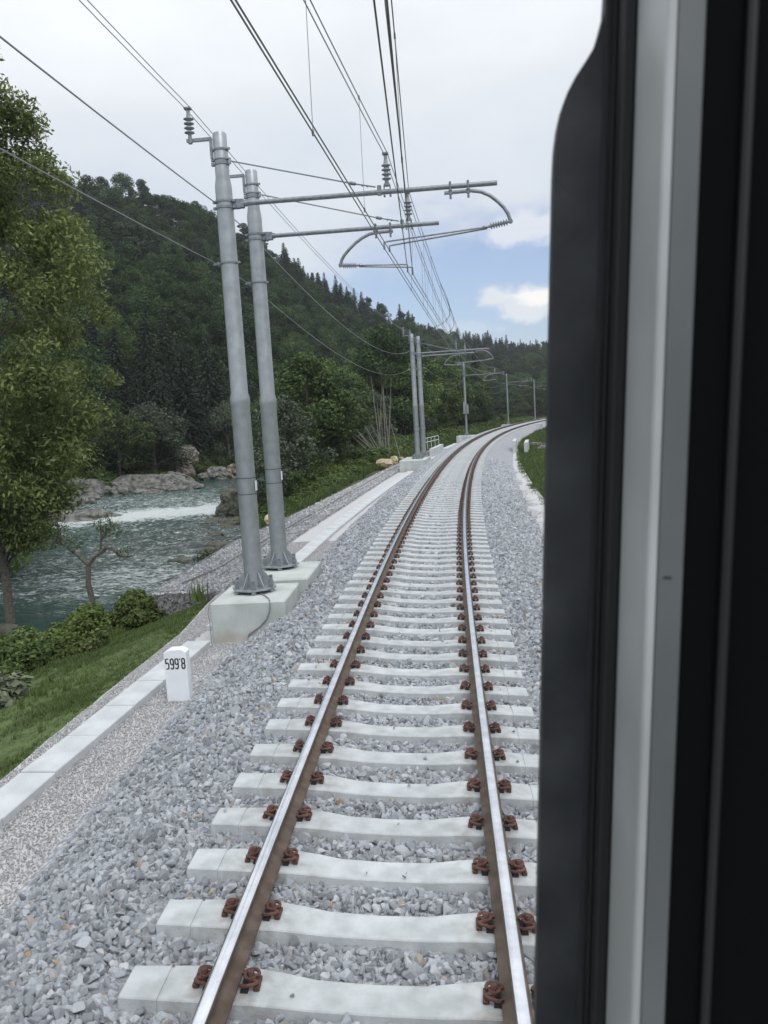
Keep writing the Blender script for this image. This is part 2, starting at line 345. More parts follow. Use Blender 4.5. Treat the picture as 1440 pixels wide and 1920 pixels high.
# ------------------------------------------------------------------ river
def rivermat():
    m = bpy.data.materials.new('green river water'); m.use_nodes = True; t = m.node_tree; N = t.nodes; b = N['Principled BSDF']
    b.inputs['Roughness'].default_value = .08; b.inputs['IOR'].default_value = 1.33
    tcn = N.new('ShaderNodeTexCoord')
    def noise(sc_, det, scale=(1, 1, 1), rot=0, dist=0):
        mp = N.new('ShaderNodeMapping'); t.links.new(tcn.outputs['Object'], mp.inputs[0]); mp.inputs[3].default_value = scale; mp.inputs[2].default_value = (0, 0, rot)
        n = N.new('ShaderNodeTexNoise'); n.inputs['Scale'].default_value = sc_; n.inputs['Detail'].default_value = det; n.inputs['Distortion'].default_value = dist
        t.links.new(mp.outputs[0], n.inputs[0]); return n.outputs[0]
    at = N.new('ShaderNodeAttribute'); at.attribute_name = 'rapid'; sp = N.new('ShaderNodeSeparateColor'); t.links.new(at.outputs['Color'], sp.inputs[0])
    calm, foam_glint, shal = sp.outputs[0], sp.outputs[1], sp.outputs[2]
    def mth(op, a, b_=None):
        n = N.new('ShaderNodeMath'); n.operation = op; n.use_clamp = False
        for i, v in enumerate((a, b_)):
            if v is None: continue
            if isinstance(v, (int, float)): n.inputs[i].default_value = v
            else: t.links.new(v, n.inputs[i])
        return n.outputs[0]
    f1 = noise(1.1, 8, (1, 2.6, 1), R(12), .6); f2 = noise(5, 6, (1, 2.2, 1), R(12), .4)
    fo = mth('ADD', mth('ADD', mth('MULTIPLY', f1, .45), mth('MULTIPLY', f2, .55)), mth('ADD', mth('MULTIPLY', foam_glint, .42), mth('MULTIPLY', mth('SUBTRACT', calm, .75), .13)))
    mr = N.new('ShaderNodeMapRange'); mr.inputs[1].default_value = .615; mr.inputs[2].default_value = .80; t.links.new(fo, mr.inputs[0])
    c1 = N.new('ShaderNodeMixRGB'); t.links.new(shal, c1.inputs[0]); c1.inputs[1].default_value = (.012, .038, .027, 1); c1.inputs[2].default_value = (.030, .036, .030, 1)
    c3 = N.new('ShaderNodeMixRGB'); t.links.new(foam_glint, c3.inputs[0]); t.links.new(c1.outputs[0], c3.inputs[1]); c3.inputs[2].default_value = (.09, .17, .155, 1)
    c2 = N.new('ShaderNodeMixRGB'); t.links.new(mr.outputs[0], c2.inputs[0]); t.links.new(c3.outputs[0], c2.inputs[1]); c2.inputs[2].default_value = (.52, .57, .57, 1)  # pale flecks: foam, plus sky reflections painted into the water colour
    t.links.new(c2.outputs[0], b.inputs['Base Color'])
    r2 = N.new('ShaderNodeMapRange'); t.links.new(mr.outputs[0], r2.inputs[0]); r2.inputs[3].default_value = .07; r2.inputs[4].default_value = .6; t.links.new(r2.outputs[0], b.inputs['Roughness'])
    w1 = noise(2.2, 6, (1, 2.0, 1), R(15), .4); bp = N.new('ShaderNodeBump'); bp.inputs['Distance'].default_value = .25
    t.links.new(w1, bp.inputs['Height']); bs = mth('ADD', .25, mth('MULTIPLY', calm, .75)); t.links.new(bs, bp.inputs['Strength'])
    w2 = noise(9, 4, (1, 1.6, 1), R(15), .3); bp2 = N.new('ShaderNodeBump'); bp2.inputs['Distance'].default_value = .06; bp2.inputs['Strength'].default_value = .5
    t.links.new(w2, bp2.inputs['Height']); t.links.new(bp.outputs[0], bp2.inputs['Normal']); t.links.new(bp2.outputs[0], b.inputs['Normal'])
    return m
rs = np.concatenate([np.arange(-40, 18, 2), np.arange(18, 62, .22), np.arange(62, 100, .45), np.arange(100, 200, 4)])
rt = np.linspace(0, 1, 110)
S_, T_ = np.meshgrid(rs, rt, indexing='ij')
o0 = np.interp(S_, RS, RB)+2.5; o1 = np.interp(S_, LS, LB)-3.5; OFF = o0+(o1-o0)*T_
P = flat(S_, OFF, WATER)
rx, ry = P[..., 0], P[..., 1]
rapid = sst(24, 30, S_)*(1-sst(62, 75, S_)*.6); rapid = np.clip(rapid*(1-.75*sst(-20, -24, OFF)*(1-sst(40, 46, S_))), 0, 1)
foam_glint = np.exp(-((S_-57-.35*(OFF+20))/3.2)**2)*sst(-31, -26, OFF)*(1-sst(-17, -14, OFF)*.2)
foam_glint = np.clip(foam_glint*.82+.28*np.exp(-((S_-72)/12)**2), 0, 1)
edgef = .12*np.exp(-((OFF-(-13.5))/2.2)**2)*sst(18, 24, S_)*(1-sst(36, 44, S_)) + .12*np.exp(-((S_-33)/2.5)**2)*sst(-28, -15, OFF)
foam_glint = np.clip(foam_glint+edgef+.14*rapid, 0, 1)  # bank patches and rippled reach carry foam and painted sky reflections alike
shal = sst(-22, -13, OFF)*sst(28, 33, S_)*(1-sst(50, 55, S_))
P[..., 2] += rapid*(.20*fbm(rx*.8, ry*2.0, 4)+.09*fbm(rx*3, ry*5, 2))+foam_glint*.10*fbm(rx*2, ry*3, 3)+.03*fbm(rx*1.2, ry*1.8, 3)
me = grid('river', P, rivermat())
ca = me.color_attributes.new('rapid', 'FLOAT_COLOR', 'POINT')
cols = np.ones((P.shape[0]*P.shape[1], 4), np.float32); cols[:, 0] = rapid.ravel(); cols[:, 1] = foam_glint.ravel(); cols[:, 2] = shal.ravel()
ca.data.foreach_set('color', cols.ravel())
tag(obj('river', me), 'fast green river with white rapids below the railway', 'river', kind='structure')

# ------------------------------------------------------------------ scattering of uncountable stuff (geometry nodes, stuff only)
def scatter(name, pts, scl, rot, protos, label, cat, idx=None, parent=None):
    me = bpy.data.meshes.new(name); n = len(pts); me.vertices.add(n); me.vertices.foreach_set('co', np.asarray(pts, np.float32).ravel())
    a = me.attributes.new('scl', 'FLOAT_VECTOR', 'POINT'); sv = np.asarray(scl, np.float32)
    if sv.ndim == 1: sv = np.repeat(sv[:, None], 3, 1)
    a.data.foreach_set('vector', sv.ravel())
    a = me.attributes.new('rot', 'FLOAT_VECTOR', 'POINT'); a.data.foreach_set('vector', np.asarray(rot, np.float32).ravel())
    a = me.attributes.new('idx', 'INT', 'POINT'); a.data.foreach_set('value', (np.asarray(idx) if idx is not None else rng.integers(0, len(protos), n)).astype(np.int32))
    pc = bpy.data.collections.new(name+'_source')
    for k, q in enumerate(protos): pc.objects.link(bpy.data.objects.new('%s_source_%02d' % (name, k), q))
    g = bpy.data.node_groups.new(name+'_scatter', 'GeometryNodeTree')
    g.interface.new_socket('Geometry', in_out='INPUT', socket_type='NodeSocketGeometry'); g.interface.new_socket('Geometry', in_out='OUTPUT', socket_type='NodeSocketGeometry')
    gi = g.nodes.new('NodeGroupInput'); go = g.nodes.new('NodeGroupOutput'); ip = g.nodes.new('GeometryNodeInstanceOnPoints'); ci = g.nodes.new('GeometryNodeCollectionInfo')
    ci.inputs['Collection'].default_value = pc; ci.inputs['Separate Children'].default_value = True; ci.inputs['Reset Children'].default_value = True
    def att(nm, dt):
        q = g.nodes.new('GeometryNodeInputNamedAttribute'); q.data_type = dt; q.inputs[0].default_value = nm; return q.outputs[0]
    L = g.links.new
    L(gi.outputs[0], ip.inputs['Points']); L(ci.outputs[0], ip.inputs['Instance']); ip.inputs['Pick Instance'].default_value = True
    L(att('idx', 'INT'), ip.inputs['Instance Index']); L(att('rot', 'FLOAT_VECTOR'), ip.inputs['Rotation']); L(att('scl', 'FLOAT_VECTOR'), ip.inputs['Scale'])
    L(ip.outputs[0], go.inputs[0])
    o = obj(name, me, parent); o.modifiers.new('scatter', 'NODES').node_group = g
    if parent is None: tag(o, label, cat, kind='stuff')
    else: o['kind'] = 'stuff'
    return o
def stone_mesh(name, m, seed, sub=1, flatz=.85):
    """angular crushed stone: hull of a few points on a squashed ball"""
    r = random.Random(seed*13+5); bm = bmesh.new(); sx, sy = r.uniform(1.0, 1.4), r.uniform(.8, 1.05)
    for k in range(11 if sub > 1 else 8):
        d = Vector((r.gauss(0, 1), r.gauss(0, 1), r.gauss(0, 1))).normalized()*r.uniform(.44, .56)
        bm.verts.new((d.x*sx, d.y*sy, d.z*flatz))
    q = bmesh.ops.convex_hull(bm, input=bm.verts[:]); bmesh.ops.delete(bm, geom=[v for v in bm.verts if not v.link_faces], context='VERTS')
    bmesh.ops.bevel(bm, geom=bm.edges[:], offset=.03, segments=1, affect='EDGES') if sub > 1 else None
    me = bpy.data.meshes.new(name); bm.to_mesh(me); bm.free(); me.materials.append(m); return me
STONES = [stone_mesh('ballast_stone_%d' % k, M_ballast, k, 2) for k in range(16)]

# ------------------------------------------------------------------ ballast bed
M_bed = mat('ballast bed', (.20, .215, .24), .9, noise=22, col2=(.36, .38, .41), bump=1.0, bscale=26, detail=3)
def bedmat():
    m = bpy.data.materials.new('ballast bed far'); m.use_nodes = True; t = m.node_tree; N = t.nodes; b = N['Principled BSDF']; b.inputs['Roughness'].default_value = .9
    tcn = N.new('ShaderNodeTexCoord'); v = N.new('ShaderNodeTexVoronoi'); v.inputs['Scale'].default_value = 18; t.links.new(tcn.outputs['Object'], v.inputs[0])
    r = N.new('ShaderNodeValToRGB'); r.color_ramp.elements[0].color = (.36, .38, .42, 1); r.color_ramp.elements[1].color = (.62, .645, .68, 1)
    sp = N.new('ShaderNodeSeparateColor'); t.links.new(v.outputs['Color'], sp.inputs[0]); t.links.new(sp.outputs[0], r.inputs[0])
    mr = N.new('ShaderNodeMapRange'); mr.inputs[1].default_value = 0; mr.inputs[2].default_value = .7; mr.inputs[3].default_value = 1.0; mr.inputs[4].default_value = .55; t.links.new(v.outputs['Distance'], mr.inputs[0])
    hv = N.new('ShaderNodeHueSaturation'); t.links.new(r.outputs[0], hv.inputs['Color']); t.links.new(mr.outputs[0], hv.inputs['Value']); t.links.new(hv.outputs[0], b.inputs['Base Color'])
    bp = N.new('ShaderNodeBump'); bp.invert = True; bp.inputs['Strength'].default_value = .8; bp.inputs['Distance'].default_value = .05; t.links.new(v.outputs['Distance'], bp.inputs['Height']); t.links.new(bp.outputs[0], b.inputs['Normal'])
    return m
M_bedfar = bedmat()
bs_ = np.concatenate([np.arange(-6, 40, .2), np.arange(40, 200, .8)]); bo = np.concatenate([np.arange(-3.1, -1.6, .08), np.arange(-1.6, 1.7, .15), np.arange(1.7, 3.15, .08)])
S_, O_ = np.meshgrid(bs_, bo, indexing='ij'); P = flat(S_, O_, ballast_z(S_, O_))
tag(obj('ballast_bed', grid('ballast_bed', P, M_bedfar)), 'grey crushed stone bed under the railway track', 'track bed', kind='structure')
# gravel walkways on both sides
M_gbed = mat('fine gravel ground', (.42, .425, .43), .95, noise=60, col2=(.53, .535, .54), bump=.3, bscale=120, detail=8)
def strip(name, s0, s1, fo0, fo1, z0, z1, m, n=8, ds=.5, amp=.0):
    s_ = np.arange(s0, s1, ds); t_ = np.linspace(0, 1, n); S, T = np.meshgrid(s_, t_, indexing='ij')
    a, b = fo0(S), fo1(S); O = a+(b-a)*T; Z = z0+(z1-z0)*T
    return grid(name, flat(S, O, Z+amp*fbm(S*1.2, O*3, 3)), m)
LI = lambda S: np.interp(S, [0, 3, 7, 13, 21, 26, 45, 50, 400], [-4.1, -4.0, -3.83, -3.55, -3.36, -3.34, -3.05, -3.0, -3.0])   # inner edge of the cable trough
TW = .41
GO = lambda S: np.interp(S, [0, 14, 17, 21, 24, 32, 40, 50, 60, 400], [-4.36, -4.26, -4.50, -4.45, -4.45, -4.25, -4.1, -4.05, -4.0, -3.9])
tag(obj('gravel_path', strip('gravel_path', -8, 200, lambda S: S*0-2.6, lambda S: GO(S)-.12, -.885, -.89, M_gbed, 14, .4, .03)), 'strip of fine pale gravel beside the cable trough', 'gravel path', kind='structure')
GR = lambda S: np.interp(S, [0, 30, 50, 68, 90, 400], [3.7, 3.45, 3.2, 3.0, 2.9, 2.9])
tag(obj('gravel_verge', strip('gravel_verge', -8, 200, lambda S: S*0+2.5, lambda S: GR(S)+.25, -.93, -.86, M_gbed, 10, .4, .03)), 'pale gravel verge along the grass on the right of the track', 'gravel path', kind='structure')
# loose ballast stones
def jitter(s0, s1, o0, o1, d):
    a = np.arange(s0, s1, d); b = np.arange(o0, o1, d); S, O = np.meshgrid(a, b, indexing='ij')
    return (S+rng.uniform(-.5, .5, S.shape)*d).ravel(), (O+rng.uniform(-.5, .5, S.shape)*d).ravel()
PS, SC = [], []
SLEEP0 = 3.954
def addst(s0, s1, d, size, lay=0, o0=-2.95, o1=2.95):
    s, o = jitter(s0, s1, o0, o1, d); z = ballast_z(s, o)+lay
    k = np.abs(((s-SLEEP0+.3) % .6)-.3)                       # distance to the nearest sleeper's centre
    keep = ~((np.abs(o) < 1.34) & (k < .155))
    keep &= ~((s > 13.25) & (s < 16.95) & (o < -2.15-.0) & (o > -3.7))     # mast foundations
    keep &= ~((s > 49.8) & (s < 55) & (o < -2.3))
    edge = np.interp(o, [-3.0, -2.6, 2.6, 3.0], [.25, 1, 1, .25]); keep &= rng.random(len(s)) < edge
    s, o, z = s[keep], o[keep], z[keep]
    z = z-np.where((np.abs(o) < 1.5), .02*(1-np.clip(np.abs(((s-SLEEP0+.3) % .6)-.3)/.3, 0, 1)), 0)
    x = flat(s, o, z+rng.uniform(-.012, .018, len(s))); PS.append(x); SC.append(size*1.22*np.clip(rng.lognormal(-.05, .28, len(s)), .5, 1.9))
addst(2.2, 10, .031, .046); addst(2.2, 10, .055, .056, .016); addst(10, 20, .040, .050); addst(10, 20, .08, .064, .018)
addst(20, 36, .065, .070, .004); addst(36, 52, .09, .075, -.02)
lo_s = SLEEP0+.6*rng.integers(-1, 45, 90)+rng.uniform(-.09, .09, 90); lo_o = rng.choice([-1, 1], 90)*np.where(rng.random(90) < .55, rng.uniform(.95, 1.25, 90), rng.uniform(.05, .55, 90))
PS.append(canted(lo_s, lo_o, np.where(np.abs(lo_o) > .9, -.178, -.200))); SC.append(rng.uniform(.016, .042, 90))
P = np.concatenate(PS); SCL = np.concatenate(SC)
scatter('ballast_stones', P, np.stack([SCL, SCL*rng.uniform(.7, 1.1, len(P)), SCL*rng.uniform(.7, 1.1, len(P))], 1), rng.uniform(0, 6.28, (len(P), 3)), STONES, 'loose grey crushed ballast stones between and beside the sleepers', 'ballast')
GST = [stone_mesh('gravel_stone_%d' % k, M_gravel, 50+k, 1) for k in range(6)]
s, o = jitter(4, 24, -4.6, -2.5, .027); keep = (o > GO(s)-.10) & ~((o < LI(s)) & (o > LI(s)-TW)) & ~((s > 13.25) & (s < 16.95) & (o > -3.7)) & (rng.random(len(s)) < .95)
s, o = s[keep], o[keep]; g1 = flat(s, o, -.885+.03*fbm(s*1.2, o*3, 3)+.006)
s, o = jitter(20, 50, 2.6, 3.6, .05); keep = rng.random(len(s)) < .7; s, o = s[keep], o[keep]; g2 = flat(s, o, -.90+.008)
G = np.concatenate([g1, g2]); scatter('gravel_stones', G, rng.uniform(.014, .036, len(G)), rng.uniform(0, 6.28, (len(G), 3)), GST, 'small pale gravel chips on the walkway', 'gravel')

# ------------------------------------------------------------------ the track
track = thing('railway_track', 'single railway track with polished rails on white concrete sleepers, curving right', 'railway track')
def frame_at(s):
    x, y, z, th, c = [float(v) for v in trk(s)]
    ex = Vector((math.cos(c)*math.cos(th), -math.cos(c)*math.sin(th), -math.sin(c)))
    ez = Vector((math.sin(c)*math.cos(th), -math.sin(c)*math.sin(th), math.cos(c))); ey = ez.cross(ex)
    return Matrix(((ex.x, ey.x, ez.x, x), (ex.y, ey.y, ez.y, y), (ex.z, ey.z, ez.z, z), (0, 0, 0, 1)))
prof = [(-.075, -.172), (.075, -.172), (.075, -.160), (.030, -.146), (.010, -.130), (.009, -.060), (.020, -.045), (.036, -.036), (.036, -.012), (.0345, -.004), (.026, 0), (-.026, 0), (-.0345, -.004), (-.036, -.012), (-.036, -.036), (-.020, -.045), (-.009, -.060), (-.010, -.130), (-.030, -.146), (-.075, -.160)]
for side in (-1, 1):
    sv = np.concatenate([np.arange(1.0, 60, .5), np.arange(60, 185, 1.0)]); V = []; F = []; MI = []; n = len(prof)
    for q in sv:
        c_ = canted(np.full(n, q), np.array([a*1.0+side*.7535 for a, b in prof]), np.array([b for a, b in prof])); V.append(c_)
    V = np.concatenate(V)
    for i in range(len(sv)-1):
        for j in range(n):
            F.append((i*n+j, i*n+(j+1) % n, (i+1)*n+(j+1) % n, (i+1)*n+j)); MI.append(1 if j in (9, 10, 11) else 0)
    me = npmesh('rail', V, F, M_rail); me.materials.append(M_railtop); me.polygons.foreach_set('material_index', MI); me.flip_normals()
    obj('rail', me, track)
# sleeper: trapezoid section swept along its length, waist in the middle, scored line near each end
def sleeper_mesh():
    V, F = [], []
    xs_ = [(-1.30, -.205, .115), (-1.292, -.196, .120), (-1.092, -.190, .130), (-1.088, -.197, .124), (-1.078, -.197, .124), (-1.074, -.190, .130), (-.96, -.186, .135), (-.58, -.186, .135), (-.47, -.196, .128), (-.30, -.216, .115), (0, -.222, .110)]
    xs_ = xs_+[(-a, b, c) for a, b, c in reversed(xs_[:-1])]
    for a, top, hw in xs_:
        V += [(a, -hw-.022, -.40), (a, -hw-.004, top-.009), (a, -hw+.003, top-.002), (a, -hw+.009, top), (a, hw-.009, top), (a, hw-.003, top-.002), (a, hw+.004, top-.009), (a, hw+.022, -.40)]
    n = 8; k = len(xs_)
    for i in range(k-1):
        for j in range(n-1): F.append((i*n+j, i*n+j+1, (i+1)*n+j+1, (i+1)*n+j))
    F.append(tuple(range(n))); F.append(tuple(reversed(range((k-1)*n, k*n))))
    b = MB(); b.add(V, F); return b.mesh('sleeper', M_sleep)
def wear(m, centres, half, col, amt):
    t = m.node_tree; N = t.nodes; b = N['Principled BSDF']; src = b.inputs['Base Color'].links[0].from_socket
    tcn = N.new('ShaderNodeTexCoord'); sp = N.new('ShaderNodeSeparateXYZ'); t.links.new(tcn.outputs['Object'], sp.inputs[0])
    ab = N.new('ShaderNodeMath'); ab.operation = 'ABSOLUTE'; t.links.new(sp.outputs[0], ab.inputs[0]); sb = N.new('ShaderNodeMath'); sb.operation = 'SUBTRACT'; t.links.new(ab.outputs[0], sb.inputs[0]); sb.inputs[1].default_value = centres
    a2 = N.new('ShaderNodeMath'); a2.operation = 'ABSOLUTE'; t.links.new(sb.outputs[0], a2.inputs[0])
    oi = N.new('ShaderNodeObjectInfo'); ad = N.new('ShaderNodeVectorMath'); ad.operation = 'ADD'; cb_ = N.new('ShaderNodeCombineXYZ'); mu = N.new('ShaderNodeMath'); mu.operation = 'MULTIPLY'; mu.inputs[1].default_value = 60; t.links.new(oi.outputs['Random'], mu.inputs[0]); t.links.new(mu.outputs[0], cb_.inputs[2])
    t.links.new(tcn.outputs['Object'], ad.inputs[0]); t.links.new(cb_.outputs[0], ad.inputs[1]); n = N.new('ShaderNodeTexNoise'); n.inputs['Scale'].default_value = 11; n.inputs['Detail'].default_value = 7; t.links.new(ad.outputs[0], n.inputs[0])
    mr = N.new('ShaderNodeMapRange'); mr.interpolation_type = 'SMOOTHSTEP'; t.links.new(a2.outputs[0], mr.inputs[0]); mr.inputs[1].default_value = 0; mr.inputs[2].default_value = half; mr.inputs[3].default_value = 1; mr.inputs[4].default_value = .22
    nr = N.new('ShaderNodeMapRange'); t.links.new(n.outputs[0], nr.inputs[0]); nr.inputs[1].default_value = .42; nr.inputs[2].default_value = .75; nr.inputs[3].default_value = 0; nr.inputs[4].default_value = amt
    ml = N.new('ShaderNodeMath'); ml.operation = 'MULTIPLY'; t.links.new(mr.outputs[0], ml.inputs[0]); t.links.new(nr.outputs[0], ml.inputs[1])
    mx_ = N.new('ShaderNodeMixRGB'); t.links.new(ml.outputs[0], mx_.inputs[0]); t.links.new(src, mx_.inputs[1]); mx_.inputs[2].default_value = (*col, 1); t.links.new(mx_.outputs[0], b.inputs['Base Color'])
wear(M_sleep, .75, .42, (.20, .17, .145), .85)
slm = sleeper_mesh()
def clip_mesh(q=12, n=7):
    """spring clip: two rusty coils either side of a sleeper screw; +x points away from the rail"""
    b = MB(); half = [(-.055, .052, -.150), (-.045, .075, -.142), (-.010, .082, -.132), (.030, .076, -.126), (.052, .055, -.130), (.050, .032, -.138), (.020, .022, -.132), (-.015, .024, -.122), (-.034, .012, -.116)]
    path = half+[(a, -y_, z_) for a, y_, z_ in reversed(half)]
    # smooth the loop with one Chaikin pass
    P_ = [Vector(p) for p in path]; Q = [P_[0]]
    for a, c in zip(P_[:-1], P_[1:]): Q += [a*.75+c*.25, a*.25+c*.75]
    Q.append(P_[-1]); b.tube(Q, .0125, n)
    b.lathe([(.034, -.150), (.034, -.118), (.028, -.114), (.024, -.112), (.024, -.088), (.019, -.080)], (0.004, 0, 0), n=q)
    b.m = 1; b.box((.050, 0, -.170), (.042, .13, .03), ch=.006); b.m = 2; b.box((-.028, 0, -.178), (.05, .16, .018))
    return b.mesh('rail_clip', [M_rust, M_rust2, M_pad], True)
clm = clip_mesh(); clm2 = clip_mesh(6, 4)
NS = 298; far = []
for k in range(NS):
    s = SLEEP0+.6*(k-2); mt = frame_at(s); j = random.Random(k)
    sl_ = obj('sleeper', slm, track, mtx=mt @ Matrix.Translation((j.gauss(0, .004), j.gauss(0, .004), 0)) @ Matrix.Rotation(j.gauss(0, .0025), 4, 'Z'))
    for side in (-1, 1):
        for io in (-1, 1):
            lx = Matrix.Translation((side*.7535+io*.120, 0, -.0378)) @ (Matrix.Identity(4) if io == 1 else Matrix.Rotation(math.pi, 4, 'Z')) @ Matrix.Rotation(j.gauss(0, .05), 4, 'Z') @ Matrix.Scale(.79, 4)
            if k < 75: obj('rail_clip', clm, sl_, mtx=lx)
            elif k < 250: far.append(mt @ lx)
vb = np.array([v.co for v in clm2.vertices]); nv = len(vb); pf = [tuple(p.vertices) for p in clm2.polygons]; V = []; F = []
for i, mt in enumerate(far):
    A = np.array(mt); V.append(vb @ A[:3, :3].T+A[:3, 3]); F += [tuple(a+i*nv for a in f) for f in pf]
me = bpy.data.meshes.new('rail_clips'); me.from_pydata(np.concatenate(V).tolist(), [], F); me.materials.append(M_rust); obj('rail_clips', me, track, kind='stuff')

# ------------------------------------------------------------------ cable trough with lids
tr = thing('cable_trough', 'pale concrete cable trough of flat lids running beside the ballast', 'cable trough')
s = 3.2; k = 0
lidm = {}
while s < 13.3 or s < 74:
    if 13.3 < s < 14: s = 16.95
    ln = .995 if s < 40 else 1.99
    L_ = min(ln, 13.28-s) if s < 13.3 else ln
    if L_ > .2 and not (49.7 < s < 54):
        sm = s+L_/2; o_ = float(LI(sm))-TW/2; x, y, z, th, c = [float(v) for v in trk(sm)]
        sl_ = math.atan2(float(LI(sm+.5)-LI(sm-.5)), 1)
        b = MB(); b.box((0, 0, -.08), (TW, L_-.009, .16), ch=.008)
        p = flat(sm, o_, -.80+random.gauss(0, .003)); b.build('lid', M_conc, tr, mtx=Matrix.Translation(Vector(p)) @ Matrix.Rotation(-th-sl_+random.gauss(0, .002), 4, 'Z') @ Matrix.Rotation(random.gauss(0, .004), 4, 'X'))
    s += ln

# ------------------------------------------------------------------ gabion mattress
M_gabbody = mat('gabion core', (.22, .22, .22), .95, noise=14, col2=(.36, .36, .36), bump=1, bscale=14)
GOUT = lambda S: np.interp(S, [0, 17.3, 24, 29, 33, 43, 56, 61], [-6.1, -6.1, -6.25, -5.85, -5.65, -5.3, -5.1, -5.0])
gab = thing('gabion_mattress', 'low wall of wire baskets filled with grey stones between gravel path and river', 'gabion wall')
gs = np.arange(17.3, 61.1, 1.0); b = MB(); V = []; F = []
GI = lambda S: GO(S)-.02
for q in gs:
    for o_, z_ in ((GI(q), -1.4), (GI(q), -.86), (GOUT(q), -.86), (GOUT(q), -1.7)): V.append(flat(q, float(o_), z_))
k = len(gs); F = [(i*4+j, i*4+(j+1) % 4, (i+1)*4+(j+1) % 4, (i+1)*4+j) for i in range(k-1) for j in range(4)]+[(0, 1, 2, 3), ((k-1)*4+3, (k-1)*4+2, (k-1)*4+1, (k-1)*4)]
b.add(V, F); b.build('core', M_gabbody, gab)
M_gabend = stonemat('weathered gabion stone', [(0, (.12, .11, .10)), (.5, (.23, .215, .20)), (1, (.38, .37, .35))])
GBS = [stone_mesh('gabion_stone_%d' % k, M_gabst if k < 8 else M_gabend, 90+k, 1, .7) for k in range(12)]
pts, scl = [], []
for s0, s1, d, sz in ((17.3, 30, .062, .095), (30, 61, .085, .125)):
    s, o = jitter(s0, s1, -6.4, -3.9, d); kp = (o < GI(s)) & (o > GOUT(s)); s, o = s[kp], o[kp]; pts.append(flat(s, o, -.85+rng.uniform(-.015, .015, len(s)))); scl.append(sz*rng.uniform(.75, 1.25, len(s)))
a, z_ = np.meshgrid(np.arange(-6.1, float(GI(17.3)), .06), np.arange(-1.4, -.86, .055)); a = a.ravel()+rng.uniform(-.02, .02, a.size); z_ = z_.ravel()+rng.uniform(-.02, .02, z_.size)
pts.append(flat(np.full(a.size, 17.3), a, z_)); scl.append(rng.uniform(.06, .09, a.size))
ov = flat(np.repeat(np.arange(17.3, 61, .1), 5), 0, 0); sq = np.repeat(np.arange(17.3, 61, .1), 5); zz_ = np.tile(np.linspace(-1.35, -.9, 5), len(sq)//5)
pts.append(flat(sq, GOUT(sq), zz_+rng.uniform(-.03, .03, len(sq)))); scl.append(rng.uniform(.08, .11, len(sq)))
P = np.concatenate(pts); gi_ = rng.integers(0, 8, len(P)); ne = len(pts[-2]); nl_ = len(pts[-1]); gi_[-(ne+nl_):-nl_] = rng.integers(8, 12, ne)
scatter('stone_fill', P, np.concatenate(scl), rng.uniform(0, 6.28, (len(P), 3)), GBS, '', '', idx=gi_, parent=gab)
b = MB()                                        # basket wires: lengthwise and crosswise
for fr in (0, .35, .36, .62, 1):
    b.tube([flat(q, float(GI(q)+(GOUT(q)-GI(q))*fr), -.805) for q in gs], .011 if fr in (0, .36, 1) else .006, 4)
for q in np.arange(17.35, 61, 2.0): b.tube([flat(q, float(GI(q)), -.808), flat(q, float(GOUT(q)), -.808)], .009, 4)
for q in np.arange(17.35, 30, .16): b.tube([flat(q, float(GI(q)), -.806), flat(q, float(GOUT(q)), -.806)], .0028, 3)
for o_ in np.arange(-6.1, -4.7, .12): b.tube([flat(17.24, o_, -1.4), flat(17.24, o_, -.81), flat(17.6, o_, -.806), flat(29.8, o_, -.806)], .0028, 3)
for z_ in np.arange(-1.35, -.8, .11): b.tube([flat(17.24, -6.1, z_), flat(17.24, float(GI(17.3)), z_)], .0028, 3)
b.build('wire_mesh', M_wire, gab)
# grey cable lying on the gabion
cb = MB(); cb.tube([flat(s_, o_+.02*math.sin(s_*1.7), -.79) for s_, o_ in zip(np.linspace(18, 60, 60), np.interp(np.linspace(18, 60, 60), [18, 20, 24, 33, 60], [-5.7, -5.35, -5.25, -4.9, -4.55]))], .018, 5)
tag(cb.build('cable', mat('grey cable', (.14, .14, .14), .7)), 'grey cable lying lengthwise on top of the stone baskets', 'cable')

